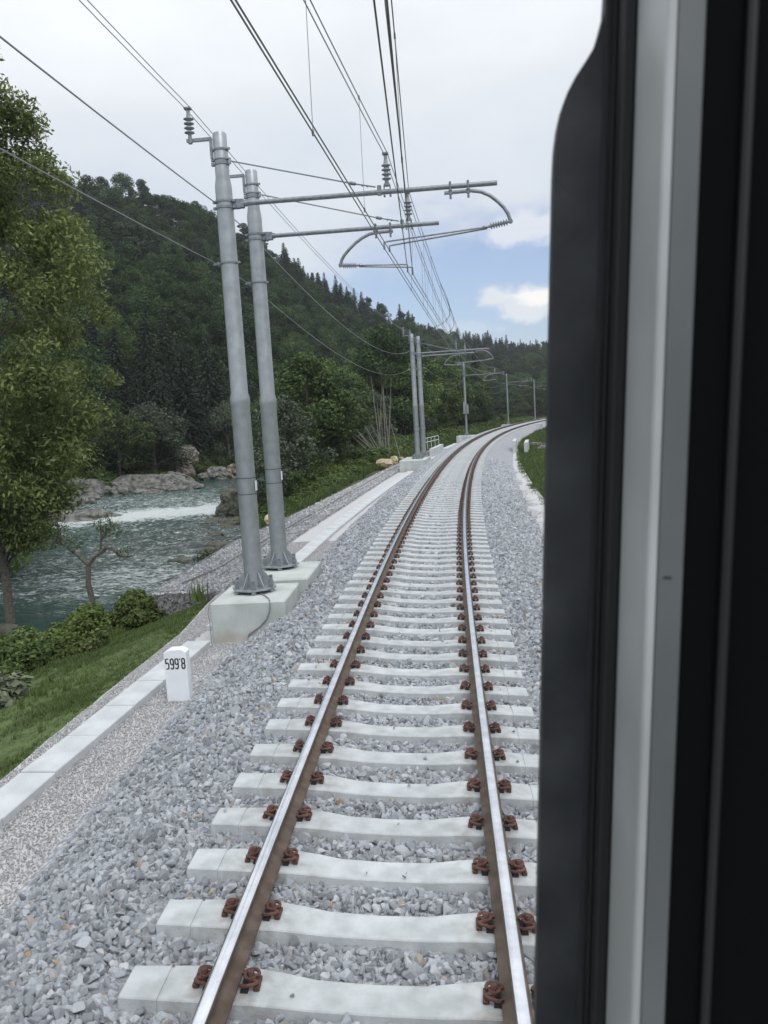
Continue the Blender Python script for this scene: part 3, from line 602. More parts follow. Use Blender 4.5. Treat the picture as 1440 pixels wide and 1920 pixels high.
# ------------------------------------------------------------------ foundations
def foundation(c0, c1, ztop, zbot, label, rz=0, grp=None):
    """c0,c1: opposite corners in plan"""
    cx, cy = (c0[0]+c1[0])/2, (c0[1]+c1[1])/2; w_, l_ = abs(c1[0]-c0[0]), abs(c1[1]-c0[1])
    b = MB(); b.box((0, 0, (zbot-ztop)/2), (w_, l_, ztop-zbot), ch=.022)
    o = b.build('mast_foundation', M_foundst, None); o.location = (cx, cy, ztop); o.rotation_euler = (0, 0, rz)
    return tag(o, label, 'foundation', grp)
def foundmat():
    m = mat('foundation concrete stained', (.40, .43, .41), .9, noise=1.8, col2=(.53, .56, .545), bump=.3, bscale=35)
    t = m.node_tree; N = t.nodes; b = N['Principled BSDF']; src = b.inputs['Base Color'].links[0].from_socket
    tcn = N.new('ShaderNodeTexCoord'); sp = N.new('ShaderNodeSeparateXYZ'); t.links.new(tcn.outputs['Object'], sp.inputs[0])
    n = N.new('ShaderNodeTexNoise'); n.inputs['Scale'].default_value = 4; t.links.new(tcn.outputs['Object'], n.inputs[0])
    ad = N.new('ShaderNodeMath'); ad.operation = 'MULTIPLY_ADD'; t.links.new(n.outputs[0], ad.inputs[0]); ad.inputs[1].default_value = .5; t.links.new(sp.outputs[2], ad.inputs[2])
    mr = N.new('ShaderNodeMapRange'); t.links.new(ad.outputs[0], mr.inputs[0]); mr.inputs[1].default_value = -.18; mr.inputs[2].default_value = -.42; mr.inputs[3].default_value = 0; mr.inputs[4].default_value = .75
    mx_ = N.new('ShaderNodeMixRGB'); t.links.new(mr.outputs[0], mx_.inputs[0]); t.links.new(src, mx_.inputs[1]); mx_.inputs[2].default_value = (.36, .33, .27, 1)
    t.links.new(mx_.outputs[0], b.inputs['Base Color']); return m
M_foundst = foundmat()
foundation((-3.97, 13.34), (-2.70, 14.82), -.205, -1.3, 'nearest mast foundation, a stained concrete block with a cable down its front')
foundation((-3.90, 15.12), (-2.60, 16.95), -.200, -1.3, 'concrete block under the second mast, just behind the nearest foundation')
foundation((-2.40, 50.6), (-.80, 54.6), -.20, -1.4, 'pale concrete block under the farther pair of masts', -.082)
x, y, z, th, c = [float(v) for v in trk(89.25)]; foundation((1.9, 88.2), (3.9, 90.6), -.15, -1.4, 'broad concrete block under the single mast carrying grey boxes', -.15)
x, y, z, th, c = [float(v) for v in trk(130.4)]; foundation((9.7, 129.1), (11.6, 131.0), -.12, -1.3, 'concrete block under the thin distant mast on the bend', -.22)
b = MB(); b.tube([(-3.30, 14.02, -.19), (-3.12, 13.75, -.188), (-3.0, 13.5, -.19), (-2.955, 13.36, -.20), (-2.95, 13.322, -.25), (-2.955, 13.318, -.36), (-3.02, 13.32, -.50), (-3.15, 13.32, -.63), (-3.34, 13.315, -.75), (-3.38, 13.31, -.95)], .011, 7)
b2 = MB(); b2.tube([(-3.95, 13.6, -.19), (-4.02, 13.5, -.24), (-4.03, 13.4, -.40), (-3.985, 13.33, -.5), (-3.985, 13.325, -.9)], .008, 6)
tag(b.build('earthing_cable', mat('grey cable2', (.20, .21, .22), .6), smooth=True), 'thin grey cable hanging in a curve down the front of the nearest foundation', 'cable')
tag(b2.build('earthing_cable', mat('grey cable2', (.20, .21, .22), .6), smooth=True), 'thin grey cable looping round the left corner of the nearest foundation', 'cable')

# ------------------------------------------------------------------ catenary masts
def shed_insulator(b, p, q, r, n=4, core=.03):
    p, q = Vector(p), Vector(q); L_ = (q-p).length; pr = [(core, 0)]
    for i in range(n):
        h = L_*(.12+.76*(i+.5)/n); w_ = L_*.76/n
        pr += [(core, h-w_*.45), (r, h-w_*.12), (r*.97, h+w_*.02), (core*1.3, h+w_*.25)]
    pr.append((core, L_)); b.lathe(pr, p, q-p, 16)
MASTS = {}
def mast(s, D, zb, label, kind='push', D_tip=4.52, feed=True, group='galvanised catenary masts along the left of the track', box=False, hcl=6.48, single=False, plate=True):
    x, y, z, th, c = [float(v) for v in trk(s)]
    base = (x-D*math.cos(th), y+D*math.sin(th), zb)
    o = thing('catenary_mast', label, 'catenary mast', base, -th, group)
    k = .72 if single else 1.0
    b = MB(); b.lathe([(.163*k, -.02), (.163*k, 3.12), (.172*k, 3.18), (.172*k, 3.27), (.148*k, 3.36), (.140*k, 6.70), (.138*k, 6.78), (.117*k, 6.92), (.115*k, 7.60), (.100*k, 7.63)], n=28); b.build('pole', M_steel, o, True)
    b = MB(); b.lathe([(.385*k, -.055), (.395*k, -.050), (.395*k, -.022), (.385*k, -.018)], n=8); b.build('base_plate', M_steel, o)
    g = MB()
    for j in range(6):
        a = .2+j*math.pi/3; d = Vector((math.cos(a), math.sin(a), 0)); t = Vector((-d.y, d.x, 0))*.006
        poly = [d*.155*k+Vector((0, 0, -.018)), d*.345*k+Vector((0, 0, -.018)), d*.345*k+Vector((0, 0, .03)), d*.185*k+Vector((0, 0, .24)), d*.155*k+Vector((0, 0, .24))]
        g.prism([p-t for p in poly], t*2)
    g.build('gusset', M_steel, o)
    for j in range(6):
        a = math.pi/6+j*math.pi/3+.2; px, py = math.cos(a)*.335*k, math.sin(a)*.335*k
        h = MB(); h.lathe([(.018, -.14), (.018, .12), (.012, .125)], (px, py, 0), n=8); h.lathe([(.048, -.018), (.048, .03)], (px, py, 0), n=6); h.lathe([(.038, .031), (.038, .13)], (px, py, 0), n=6); h.lathe([(.045, -.098), (.045, -.056)], (px, py, 0), n=6)
        h.build('anchor_bolt', M_steel2, o)
    def band(h, r, bh=.05, th_=.012): 
        q = MB(); q.lathe([(r, h-bh/2), (r+th_, h-bh/2), (r+th_, h+bh/2), (r, h+bh/2)], n=24); q.box((r+.03, -.05, h), (.05, .03, bh*1.1)); q.box((-(r+.03), 0, h), (.05, .06, bh*1.1)); return q.build('band', M_steel2, o)
    band(7.36, .116*k, .03); band(7.14, .116*k, .05); band(7.20, .116*k, .02); band(hcl+.05, .142*k, .035); band(hcl-.05, .142*k, .035); band(5.53, .143*k, .03)
    if plate:
        dk = M_black
        for h in (1.62, 1.90):
            q = MB(); q.lathe([(.1635*k, h-.005), (.166*k, h-.005), (.166*k, h+.005), (.1635*k, h+.005)], n=24); q.build('strap', dk, o)
        q = MB(); q.box((.172*k, -.02, 1.76), (.006, .12, .17)); q.build('number_plate', M_white, o)
    # feeder insulator on its bracket, out on the left
    if feed:
        q = MB(); q.box((-.33*k-.02, 0, 7.55), (.42, .05, .05)); q.box((-.155*k, 0, 7.40), (.04, .06, .34)); q.lathe([(.035, 7.50), (.035, 7.60)], (-.5, 0, 0), n=8); q.build('bracket', M_steel2, o)
        q = MB(); shed_insulator(q, (-.5, 0, 7.60), (-.5, 0, 7.98), .085, 4, .03); q.lathe([(.03, 7.98), (.03, 8.05)], (-.5, 0, 0), n=8); q.build('insulator', M_insul, o, True)
        q = MB(); q.box((-.5, 0, 8.06), (.12, .10, .04), ch=.01); q.build('wire_clamp', M_steel2, o)
    q = MB(); q.box((-.20*k, 0, 5.53), (.14, .03, .03)); q.lathe([(.03, 0), (.03, .08)], (-.19, -.04, 5.53), (0, 1, 0), 8); q.build('wire_clamp', M_steel2, o)
    # cantilever
    q = MB(); q.tube([(.30, 0, hcl), (D_tip, 0, hcl)], .041 if not single else .035, 14); q.build('cantilever_tube', M_steel2, o, True)
    q = MB(); q.box((.19, 0, hcl), (.12, .05, .16)); q.box((.30, 0, hcl), (.16, .025, .10)); q.lathe([(.02, -.06), (.02, .06)], (.24, 0, hcl), n=8); q.box((.27, .04, hcl), (.12, .012, .14)); q.box((.27, -.04, hcl), (.12, .012, .14)); q.build('hinge', M_steel2, o)
    xi = 2.73 if kind == 'push' else 2.97
    if single: xi = D_tip-.75
    q = MB(); q.tube([(.17*k, 0, 7.17), (xi-.57, 0, hcl+.175)], .011, 6); q.tube([(xi-.55, 0, hcl+.17), (xi-.19, 0, hcl+.09)], .012, 6); q.lathe([(.012, 0), (.03, .02), (.03, .11), (.012, .13)], (xi-.63, 0, hcl+.19), (1, 0, -.22), 8)
    for e_ in (.34, .42): q.lathe([(.012, 0), (.022, .015), (.012, .03)], (xi-e_, 0, hcl+.135-(.42-e_)*.22), (1, 0, -.22), 8)
    q.build('tie_rod', M_wire, o, True)
    q = MB(); q.box((xi-.13, 0, hcl+.03), (.07, .07, .16), ch=.01); q.build('tie_clamp', M_steel2, o)
    q = MB()
    for e_ in (-.05, .05): q.tube([(xi+e_, 0, hcl-.07), (xi+e_, 0, hcl+.10)], .011, 6); q.box((xi+e_, 0, hcl-.06), (.03, .12, .02))
    q.lathe([(.055, hcl+.09), (.055, hcl+.12), (.03, hcl+.15)], (xi, 0, 0), n=10); q.build('insulator_saddle', M_steel2, o)
    q = MB(); shed_insulator(q, (xi, 0, hcl+.13), (xi, 0, hcl+.50), .078, 4, .032); q.build('insulator', M_insul, o, True)
    q = MB(); q.lathe([(.028, 0), (.028, .07), (.02, .09)], (xi, 0, hcl+.50), n=8); q.box((xi, 0, hcl+.60), (.10, .09, .04), ch=.01); q.build('wire_clamp', M_steel2, o)
    # registration arm
    if kind == 'push':
        sh = D_tip-4.52; arc = [(3.66, 6.385), (4.10, 6.39), (4.26, 6.36), (4.40, 6.29), (4.53, 6.18), (4.62, 6.08), (4.68, 5.98), (4.715, 5.86)]; arc = [(a+sh, h+hcl-6.48) for a, h in arc]; cl = (3.76+sh, 4.05+sh)
        end = arc[-1]; i1 = (4.33+sh, end[1]-.06); tips = [(2.63, 5.69, 5.585), (2.71, 5.645, 5.56)]
    else:
        sh = (D_tip-3.54)*.8 if single else 0
        arc = [(2.66, 6.305), (2.33, 6.30), (2.20, 6.28), (2.06, 6.22), (1.93, 6.14), (1.80, 6.03), (1.70, 5.93), (1.64, 5.84), (1.61, 5.74)]; arc = [(a+sh, h+hcl-6.39) for a, h in arc]; cl = (2.33+sh, 2.61+sh)
        end = arc[-1]; i1 = (end[0]+.36, end[1]-.02); tips = [(2.90, 5.67, 5.54), (2.99, 5.63, 5.50)]
        if single: tips = [(end[0]+1.3, 5.67, 5.54), (end[0]+1.38, 5.63, 5.50)]
    q = MB(); q.tube([(a, 0, h) for a, h in arc], .030, 12); q.build('registration_tube', M_steel2, o, True)
    q = MB()
    for a in cl:
        for e_ in (-.045, .045): q.tube([(a, e_, hcl-.16), (a, e_, hcl+.07)], .009, 6)
        q.box((a, 0, hcl+.06), (.035, .12, .015)); q.box((a, 0, hcl-.12), (.05, .11, .02)); q.box((a, 0, hcl-.055), (.05, .10, .02)); q.lathe([(.02, 0), (.02, .04)], (a, -.02, hcl-.20), n=6)
    q.build('tube_clamp', M_steel2, o)
    q = MB(); shed_insulator(q, (end[0], 0, end[1]), (i1[0], 0, i1[1]), .058, 7, .022); q.build('rod_insulator', M_insul, o, True)
    q = MB(); q.lathe([(.035, -.03), (.04, 0), (.035, .03)], (end[0], 0, end[1]), (0, 1, 0), 10); q.lathe([(.03, 0), (.036, .03), (.03, .07)], (i1[0], 0, i1[1]), (i1[0]-end[0], 0, i1[1]-end[1]), 8); q.build('joint', M_steel2, o)
    for (a, h, hc), e_ in zip(tips, (0.0, .10)):
        q = MB(); dd = .06 if kind == 'push' else -.02
        q.tube([(i1[0], e_*.3, i1[1]-e_*.2), (a+(.06 if kind == 'push' else -.04), e_, h), (a, e_, h-.012), (a, e_, hc+.01)], .0145, 8); q.box((a, e_, hc), (.03, .05, .04)); q.build('steady_arm', M_steel2, o, True)
    if box:
        q = MB(); q.box((-.10, -.12, 2.85), (.26, .20, 1.25), ch=.02); q.build('weight_guide', M_steel, o); q = MB(); q.box((.20, -.14, 2.70), (.22, .22, .98), ch=.02); q.build('equipment_box', mat('grey box', (.26, .27, .29), .6), o)
        q = MB(); q.tube([(-.12, -.14, 3.4), (-.14, -.12, 6.3)], .012, 5); q.lathe([(.16, 0), (.17, .02), (.16, .05)], (.02, -.18, 6.42), (0, 1, 0), 16); q.box((0, -.14, 6.75), (.5, .08, .08)); q.box((-.3, -.14, 6.9), (.35, .06, .06)); q.build('tensioner', M_steel2, o)
    MASTS[label] = (base, th)
    return dict(o=o, base=np.array(base), th=th, cont=[(t[0], e_, t[2]) for t, e_ in zip(tips, (0, .10))], msg=(xi, 0, hcl+.62), hcl=hcl)
def loc2w(mm, p):
    th = mm['th']; return mm['base']+np.array([p[0]*math.cos(th)+p[1]*math.sin(th), -p[0]*math.sin(th)+p[1]*math.cos(th), p[2]])
mA = mast(14.138, 2.989, -.091, 'nearest mast, tall galvanised tube on the front concrete block, longest arm overhead')
mB = mast(16.305, 2.996, -.092, 'second nearest mast close behind the first, arm curving back to the left', 'pull', 3.54, hcl=6.39)
mC = mast(52.15, 2.99, -.10, 'front mast of the farther pair, with the long arm', 'push', 4.75, hcl=6.42)
mC2 = mast(54.1, 2.80, -.10, 'rear mast of the farther pair, with the short arm', 'pull', 3.55, hcl=6.36)
mD = mast(89.25, 2.99, -.05, 'single mast with grey equipment boxes halfway up, past the small railing', 'pull', 4.0, hcl=6.25, box=True, single=True, feed=False, plate=False)
mE = mast(130.46, 2.99, -.02, 'thin distant mast on the bend, standing before the dark forest', 'pull', 3.85, hcl=6.33, single=True, plate=False)
mF = mast(163.0, 2.95, -.2, 'farthest mast, thin and pale beside the dark window frame', 'pull', 3.7, hcl=6.3, single=True, plate=False)

# ------------------------------------------------------------------ overhead wires
def sagline(p, q, sag, n=24):
    p, q = np.array(p, float), np.array(q, float); t = np.linspace(0, 1, n)[:, None]
    P_ = p+(q-p)*t; P_[:, 2] -= 4*sag*(t*(1-t))[:, 0]; return P_
def chain(pts, sags):
    out = []
    for i, sg in enumerate(sags): out += list(sagline(pts[i], pts[i+1], sg)[(1 if i else 0):])
    return np.array(out)
def wire(name, P_, r, m, parent=None): 
    b = MB(); b.tube(list(P_), r, 5); return b.build(name, m, parent, True)
# run A: mast A's registration, back over the camera, forward to C and anchored at D
runA = thing('overhead_line', 'overhead line held by the nearest mast, its twin contact wires slanting from the upper left', 'overhead line')
runB = thing('overhead_line', 'overhead line held by the second mast, its wires coming straight down from the top', 'overhead line')
def dropset(Pc, Pm, ys_, parent):
    for yy in ys_:
        c_ = [np.interp(yy, Pc[:, 1], Pc[:, i]) for i in range(3)]; m_ = [np.interp(yy, Pm[:, 1], Pm[:, i]) for i in range(3)]
        b = MB(); b.tube([c_, m_], .0045, 4); b.box(c_, (.02, .05, .05)); b.box(m_, (.02, .05, .04)); b.build('dropper', M_wire, parent)
cA, cC = [loc2w(mA, p) for p in mA['cont']], [loc2w(mC, p) for p in mC['cont']]
mAw, mCw = loc2w(mA, mA['msg']), loc2w(mC, mC['msg'])
cCa = [np.array(loc2w(mC, (2.92, 0, 5.6))), np.array(loc2w(mC, (3.0, .1, 5.56)))]
KC = []
for i, bx in enumerate((-2.66, -2.75)):
    Pc = chain([(bx, -23.86, 5.40), cA[i], cCa[i], loc2w(mD, (.3, 0, 6.3))], [.02, .03, .05]); wire('contact_wire', Pc, .0078, M_cu, runA); KC.append(Pc)
for i, dx in enumerate((-.03, .03)):
    Pm = chain([(-3.31+dx, -23.86, 6.99), mAw+[dx, 0, 0], loc2w(mC, (2.86+dx, 0, 7.02)), loc2w(mD, (.3, 0, 6.9))], [.50, .45, .45]); wire('messenger_wire', Pm, .0070, M_wire, runA)
dropset(KC[0], Pm, [8.2, 19, 24, 29.5, 35, 41, 46], runA); dropset(KC[1], Pm, [11.3, 21.5, 27, 32, 38, 44], runA)
cB = [loc2w(mB, p) for p in mB['cont']]; mBw = loc2w(mB, mB['msg'])
cD = [loc2w(mD, (2.10, 0, 5.62)), loc2w(mD, (2.2, .1, 5.6))]; cE = [loc2w(mE, p) for p in mE['cont']]; cF = [loc2w(mF, p) for p in mF['cont']]; cC2 = [loc2w(mC2, (3.1, 0, 5.55)), loc2w(mC2, (3.18, .1, 5.5))]
for i, bx in enumerate((.16, .22)):
    Pc = chain([(bx, -21.7, cB[i][2]), cB[i], cC2[i], cD[i], cE[i], cF[i]], [.03, .03, .05, .05, .05]); wire('contact_wire', Pc, .0078, M_cu, runB)
for i, dx in enumerate((-.03, .03)):
    Pm = chain([(.12+dx, -21.7, 6.91), mBw+[dx, 0, 0], loc2w(mC2, (3.1+dx, 0, 6.98)), loc2w(mD, mD['msg']), loc2w(mE, mE['msg']), loc2w(mF, mF['msg'])], [.50, .45, .5, .5, .4]); wire('messenger_wire', Pm, .0070, M_wire, runB)
dropset(Pc, Pm, [9, 19.5, 22, 26, 31, 36, 42, 47, 60, 68, 76, 100, 112, 122], runB)
# loose jumper loops between the two runs
b = MB()
for y0, dy, h in ((25.5, 1.6, .7), (28.0, 2.0, .9)):
    p0 = [np.interp(y0, Pm[:, 1], Pm[:, i]) for i in range(3)]; p1 = [np.interp(y0+dy, KC[1][:, 1], KC[1][:, i]) for i in range(3)]
    q = sagline(p0, p1, h*.35, 16); q[:, 0] += .35*np.sin(np.linspace(0, math.pi, 16)); b.tube(list(q), .008, 5)
tag(b.build('jumper_wire', M_wire, None, True), 'slack looping jumper wires joining the two overhead lines beyond the second mast', 'wire')
# feeder and earth wires on the mast tops
def feederrun(ax, h, backx, backz, sag0, sagf, lbl, cat, r, twin=0, hs=(None,)*5):
    hC, hD, hE, hF = hs; dxs = (-twin, twin) if twin else (0,); par = thing('feeder_line' if twin else 'earth_wire', lbl, cat) if twin else None
    for dx in dxs:
        A_ = loc2w(mA, (ax+dx, 0, h)); B_ = loc2w(mB, (ax+dx, 0, h)); C_ = loc2w(mC, (ax+dx, 0, hC)); D_ = loc2w(mD, (-.2+dx, 0, hD)); E_ = loc2w(mE, (ax+dx, 0, hE)); F_ = loc2w(mF, (ax+dx, 0, hF))
        Pw = chain([(backx+dx, -23.8, backz), A_, B_, C_, D_, E_, F_], [sag0, .004, sagf, sagf*1.2, sagf*1.2, sagf])
        o = wire('feeder_wire' if twin else 'earth_wire', Pw, r, M_wire, par)
        if not twin: tag(o, lbl, cat)
feederrun(-.5, 8.07, -4.12, 7.96, .48, .45, 'twin feeder wires carried on the insulators left of the mast tops', 'power line', .0070, .045, (7.95, 7.6, 8.0, 8.0))
feederrun(-.15, 6.52, -3.55, 6.39, .48, .95, 'dark wire reaching the nearest mast at the height of its arm', 'wire', .010, 0, (6.60, 6.44, 6.43, 6.4))
feederrun(-.20, 5.53, -3.80, 5.44, .36, .95, 'lower pale wire clamped to the nearest mast below its arm', 'wire', .0078, 0, (5.52, 5.82, 5.45, 5.4))

# ------------------------------------------------------------------ kilometre stone
ks = thing('kilometre_stone', 'white painted kilometre stone with black number 599.8 standing in the gravel', 'kilometre marker', (-3.66, 10.52, -.93), R(2))
b = MB(); pf_ = [(-.152, 0, 0), (.152, 0, 0), (.152, 0, .715), (.085, 0, .755), (-.075, 0, .755), (-.152, 0, .715)]
b.prism(pf_, (0, .17, 0)); me = b.mesh('post', M_white)
bm = bmesh.new(); bm.from_mesh(me); bmesh.ops.bevel(bm, geom=bm.edges[:], offset=.006, segments=1, affect='EDGES'); bm.to_mesh(me); bm.free(); obj('post', me, ks)
def ribbon(b, pts, w_, closed=False, y0=0.0):
    """flat painted stroke of width w_ along pts (x, z)"""
    P_ = [Vector((p[0], p[1])) for p in pts]; n = len(P_); A, B = [], []
    for i in range(n):
        a = P_[(i-1) % n] if (closed or i) else P_[i]; c_ = P_[(i+1) % n] if (closed or i < n-1) else P_[i]
        t = (c_-a).normalized(); nn_ = Vector((-t.y, t.x)); A.append(P_[i]+nn_*w_/2); B.append(P_[i]-nn_*w_/2)
    V = [(p.x, y0, p.y) for p in A]+[(p.x, y0, p.y) for p in B]+[(p.x, y0+.002, p.y) for p in A]+[(p.x, y0+.002, p.y) for p in B]; m_ = n if closed else n-1; F = []
    for i in range(m_):
        k_ = (i+1) % n; F += [(i, k_, n+k_, n+i), (2*n+i, 3*n+i, 3*n+k_, 2*n+k_)]
    b.add(V, F)
def oval(cx, cz, rx, rz, a0=0, a1=360, n=20, p=.75):
    o_ = []
    for i in range(n+(0 if a1-a0 == 360 else 1)):
        a = R(a0+(a1-a0)*i/n); c_, s_ = math.cos(a), math.sin(a); o_.append((cx+rx*math.copysign(abs(c_)**p, c_), cz+rz*math.copysign(abs(s_)**p, s_)))
    return o_
def digit(ch, cx, cz, w_=.040, h_=.135, st=.0175):
    b = MB(); rx = w_/2
    if ch == '5': ribbon(b, [(cx+rx, cz+h_/2), (cx-rx*.85, cz+h_/2), (cx-rx*.9, cz+.008)]+[(x_, z_) for x_, z_ in oval(cx, cz-h_*.20, rx, h_*.30, 140, -130, 14)], st, False, -.003)
    if ch == '9':
        ribbon(b, oval(cx, cz+h_*.22, rx, h_*.28), st, True, -.003); ribbon(b, [(cx+rx, cz+h_*.2), (cx+rx*.98, cz-h_*.22)]+oval(cx, cz-h_*.24, rx*.95, h_*.26, 0, -150, 10), st, False, -.004)
    if ch == '8': ribbon(b, oval(cx, cz+h_*.25, rx*.92, h_*.25), st, True, -.003); ribbon(b, oval(cx, cz-h_*.24, rx, h_*.27), st, True, -.004)
    b.build('number', M_black, ks)
for ch, cx in (('5', -.110), ('9', -.046), ('9', .017), ('8', .106)): digit(ch, cx, .565)
b = MB(); b.box((.061, -.002, .625), (.017, .003, .022)); b.build('point', M_black, ks)

# ------------------------------------------------------------------ vegetation
def leafmat(name, c1, c2, isl=.40, rand=.34, trans=.28, ns=.5):
    return mat(name, c1, .75, noise=ns, col2=c2, rand=rand, island=isl, trans=trans, spec=.25, detail=3)
M_leafhero = leafmat('ash leaves', (.125, .165, .055), (.205, .250, .088), .40, .0)
M_leafdark = leafmat('dark broadleaf', (.028, .058, .022), (.058, .100, .034))
M_leafmid = leafmat('mid broadleaf', (.060, .100, .032), (.110, .160, .050))
M_leafgrey = leafmat('grey green willow', (.065, .088, .058), (.105, .132, .085))
M_leafbright = leafmat('bright broadleaf', (.085, .130, .034), (.140, .190, .052))
M_needle = leafmat('spruce needles', (.020, .038, .025), (.034, .056, .034), .4, .2, .1)
M_pine = leafmat('pine needles', (.030, .050, .032), (.050, .074, .042), .4, .2, .1)
M_bush = leafmat('bush leaves', (.075, .115, .032), (.150, .195, .060), .5, .3)
M_grass = leafmat('grass blades', (.062, .098, .030), (.118, .155, .056), .4, .35, .25)
def leaves(centers, radii, n, size, r, elong=1.7, zs=1.0, up=.45, shell=.55, fold=.25):
    """leaf shaped faces spread through a set of clumps"""
    C_ = np.asarray(centers, float); rad = np.asarray(radii, float); p = rad**2; p /= p.sum()
    k = r.choice(len(C_), n, p=p); d = r.normal(size=(n, 3)); d /= np.linalg.norm(d, axis=1)[:, None]
    rr = rad[k]*(shell+(1-shell)*r.random(n)**.6); pos = C_[k]+d*rr[:, None]*np.array([1, 1, zs])
    nr = d*.5+np.array([0, 0, up])+r.normal(size=(n, 3))*.45; nr /= np.linalg.norm(nr, axis=1)[:, None]
    t = np.cross(nr, r.normal(size=(n, 3))); t /= np.linalg.norm(t, axis=1)[:, None]; b_ = np.cross(nr, t)
    s_ = size*r.uniform(.6, 1.3, n)[:, None]
    a0 = pos-t*s_*elong/2; a1 = pos+b_*s_/2-nr*s_*fold*.3; a2 = pos+t*s_*elong/2-nr*s_*fold; a3 = pos-b_*s_/2-nr*s_*fold*.3
    V = np.stack([a0, a1, a2, a3], 1).reshape(-1, 3); F = np.arange(n*4).reshape(-1, 4); return V, F
def broadleaf(name, seed, H, Wd, nl, m, size=.30, nclump=34, base=.22, shape=1.0, trunkr=.16, bark=M_bark):
    r = np.random.default_rng(seed); C_, rad = [], []
    for i in range(nclump):
        h = base+(1-base)*r.random()**.85; prof_ = math.sin(math.pi*min(1, max(.08, (h-base)/(1-base)*.86+.14)))**.7*shape
        a = r.uniform(0, 6.283); q = Wd*.5*prof_*math.sqrt(r.uniform(.15, 1)); rr_ = Wd*r.uniform(.11, .21)
        C_.append((q*math.cos(a), q*math.sin(a), H*h*.93)); rad.append(rr_)
    C_.append((0, 0, H*.93)); rad.append(Wd*.12)
    V, F = leaves(C_, rad, nl, size, r, 1.5, .8); crown = npmesh(name+'_crown', V, F, m)
    b = MB(); pts = [(r.normal()*.1*t, r.normal()*.1*t, H*t*.85) for t in (0, .2, .4, .6, .8, 1)]; b.tube([(0, 0, -.6)]+pts, [trunkr*1.3]+[trunkr*(1-.85*t) for t in (0, .2, .4, .6, .8, 1)], 7)
    for c_ in C_[:14]:
        z0 = max(H*.15, c_[2]*.6); b.tube([(0, 0, z0), (c_[0]*.5, c_[1]*.5, z0+(c_[2]-z0)*.6), c_], [trunkr*.35, trunkr*.22, trunkr*.08], 4)
    return crown, b.mesh(name+'_trunk', bark)
def ridgepine(name, seed, H, Wd, m):
    r = np.random.default_rng(seed); C_, rad = [], []
    for i in range(22):
        h = r.uniform(.18, 1); a = r.uniform(0, 6.28); q = Wd*.42*(1.15-h)**.6*math.sqrt(r.random()); C_.append((q*math.cos(a), q*math.sin(a), H*h*.95)); rad.append(Wd*r.uniform(.12, .2))
    V, F = leaves(C_, rad, 4200, .20, r, 1.8, .5); b = MB(); b.tube([(0, 0, -.6), (0, 0, H*.5), (.2, 0, H*.95)], [.17, .12, .03], 6)
    for c_ in C_: b.tube([(0, 0, c_[2]-.5), c_], [.05, .02], 4)
    return npmesh(name+'_crown', V, F, m), b.mesh(name+'_trunk', M_bark)
def conifer(name, seed, H, Wd, m, size=.42, lev=20, bark=M_bark, irregular=.2):
    r = np.random.default_rng(seed); pos, dr, sz = [], [], []
    for i in range(lev):
        t = (i+.3)/lev; h = H*(.12+.88*t); rad = Wd*.5*(1-t)**.85*(1+r.normal()*irregular)+.08; nb = int(5+8*(1-t)); ph = r.uniform(0, 6.28)
        for j in range(nb):
            a = ph+j*6.283/nb+r.normal()*.15; L_ = rad*r.uniform(.75, 1.15); ns = max(2, int(L_/.20))
            for q in range(ns):
                u = (q+.6)/ns; pos.append((math.cos(a)*L_*u, math.sin(a)*L_*u, h-L_*.28*u+r.normal()*.05)); dr.append((math.cos(a), math.sin(a), -.35)); sz.append(size*(1.15-.5*u)*r.uniform(.8, 1.2))
    pos, dr, sz = np.array(pos), np.array(dr), np.array(sz)[:, None]; n = len(pos)
    pos = np.repeat(pos, 2, 0); dr = np.repeat(dr, 2, 0)+r.normal(size=(2*n, 3))*.25; sz = np.repeat(sz, 2, 0); dr /= np.linalg.norm(dr, axis=1)[:, None]
    sd_ = np.cross(dr, r.normal(size=(2*n, 3))*.5+np.array([0, 0, 1])); sd_ /= np.linalg.norm(sd_, axis=1)[:, None]
    a0 = pos-dr*sz*.5; a1 = pos+sd_*sz*.42; a2 = pos+dr*sz*.85-np.array([0, 0, .12])*sz; a3 = pos-sd_*sz*.42
    crown = npmesh(name+'_crown', np.stack([a0, a1, a2, a3], 1).reshape(-1, 3), np.arange(8*n).reshape(-1, 4), m)
    b = MB(); b.tube([(0, 0, -.6), (0, 0, H*.5), (0, 0, H*.98)], [Wd*.045, Wd*.03, .015], 6); return crown, b.mesh(name+'_trunk', bark)
KINDS = {
 'dark': [broadleaf('dark_tree_%d' % i, 10+i, 10+i, 6.5+i*.5, 6500, M_leafdark, .20) for i in range(3)],
 'mid': [broadleaf('mid_tree_%d' % i, 20+i, 9+i, 6.5, 6500, M_leafmid, .19) for i in range(3)],
 'bright': [broadleaf('bright_tree_%d' % i, 30+i, 8.5+i, 5.6, 6500, M_leafbright, .17, trunkr=.11) for i in range(2)],
 'grey': [broadleaf('willow_%d' % i, 40+i, 7, 6, 7000, M_leafgrey, .15, base=.1) for i in range(2)],
 'spruce': [conifer('spruce_%d' % i, 50+i, 11+i*1.1, 6.8, M_needle, .38, 30, irregular=.14) for i in range(3)],
 'pine': [ridgepine('pine_%d' % i, 60+i, 11+i, 6.4, M_pine) for i in range(3)],
}
TN = {'dark': 'beech_tree', 'mid': 'broadleaf_tree', 'bright': 'young_tree', 'grey': 'willow_tree', 'spruce': 'spruce_tree', 'pine': 'pine_tree'}
def plant(kind, var, x, y, z, sc_, rz, label, cat='tree', group=None, sxy=1.0):
    cr_, tk = KINDS[kind][var % len(KINDS[kind])]
    t = thing(TN[kind], label, cat, (x, y, z), rz, group); t.scale = (sc_*sxy, sc_*sxy, sc_)
    obj('crown', cr_, t); obj('trunk', tk, t); return t
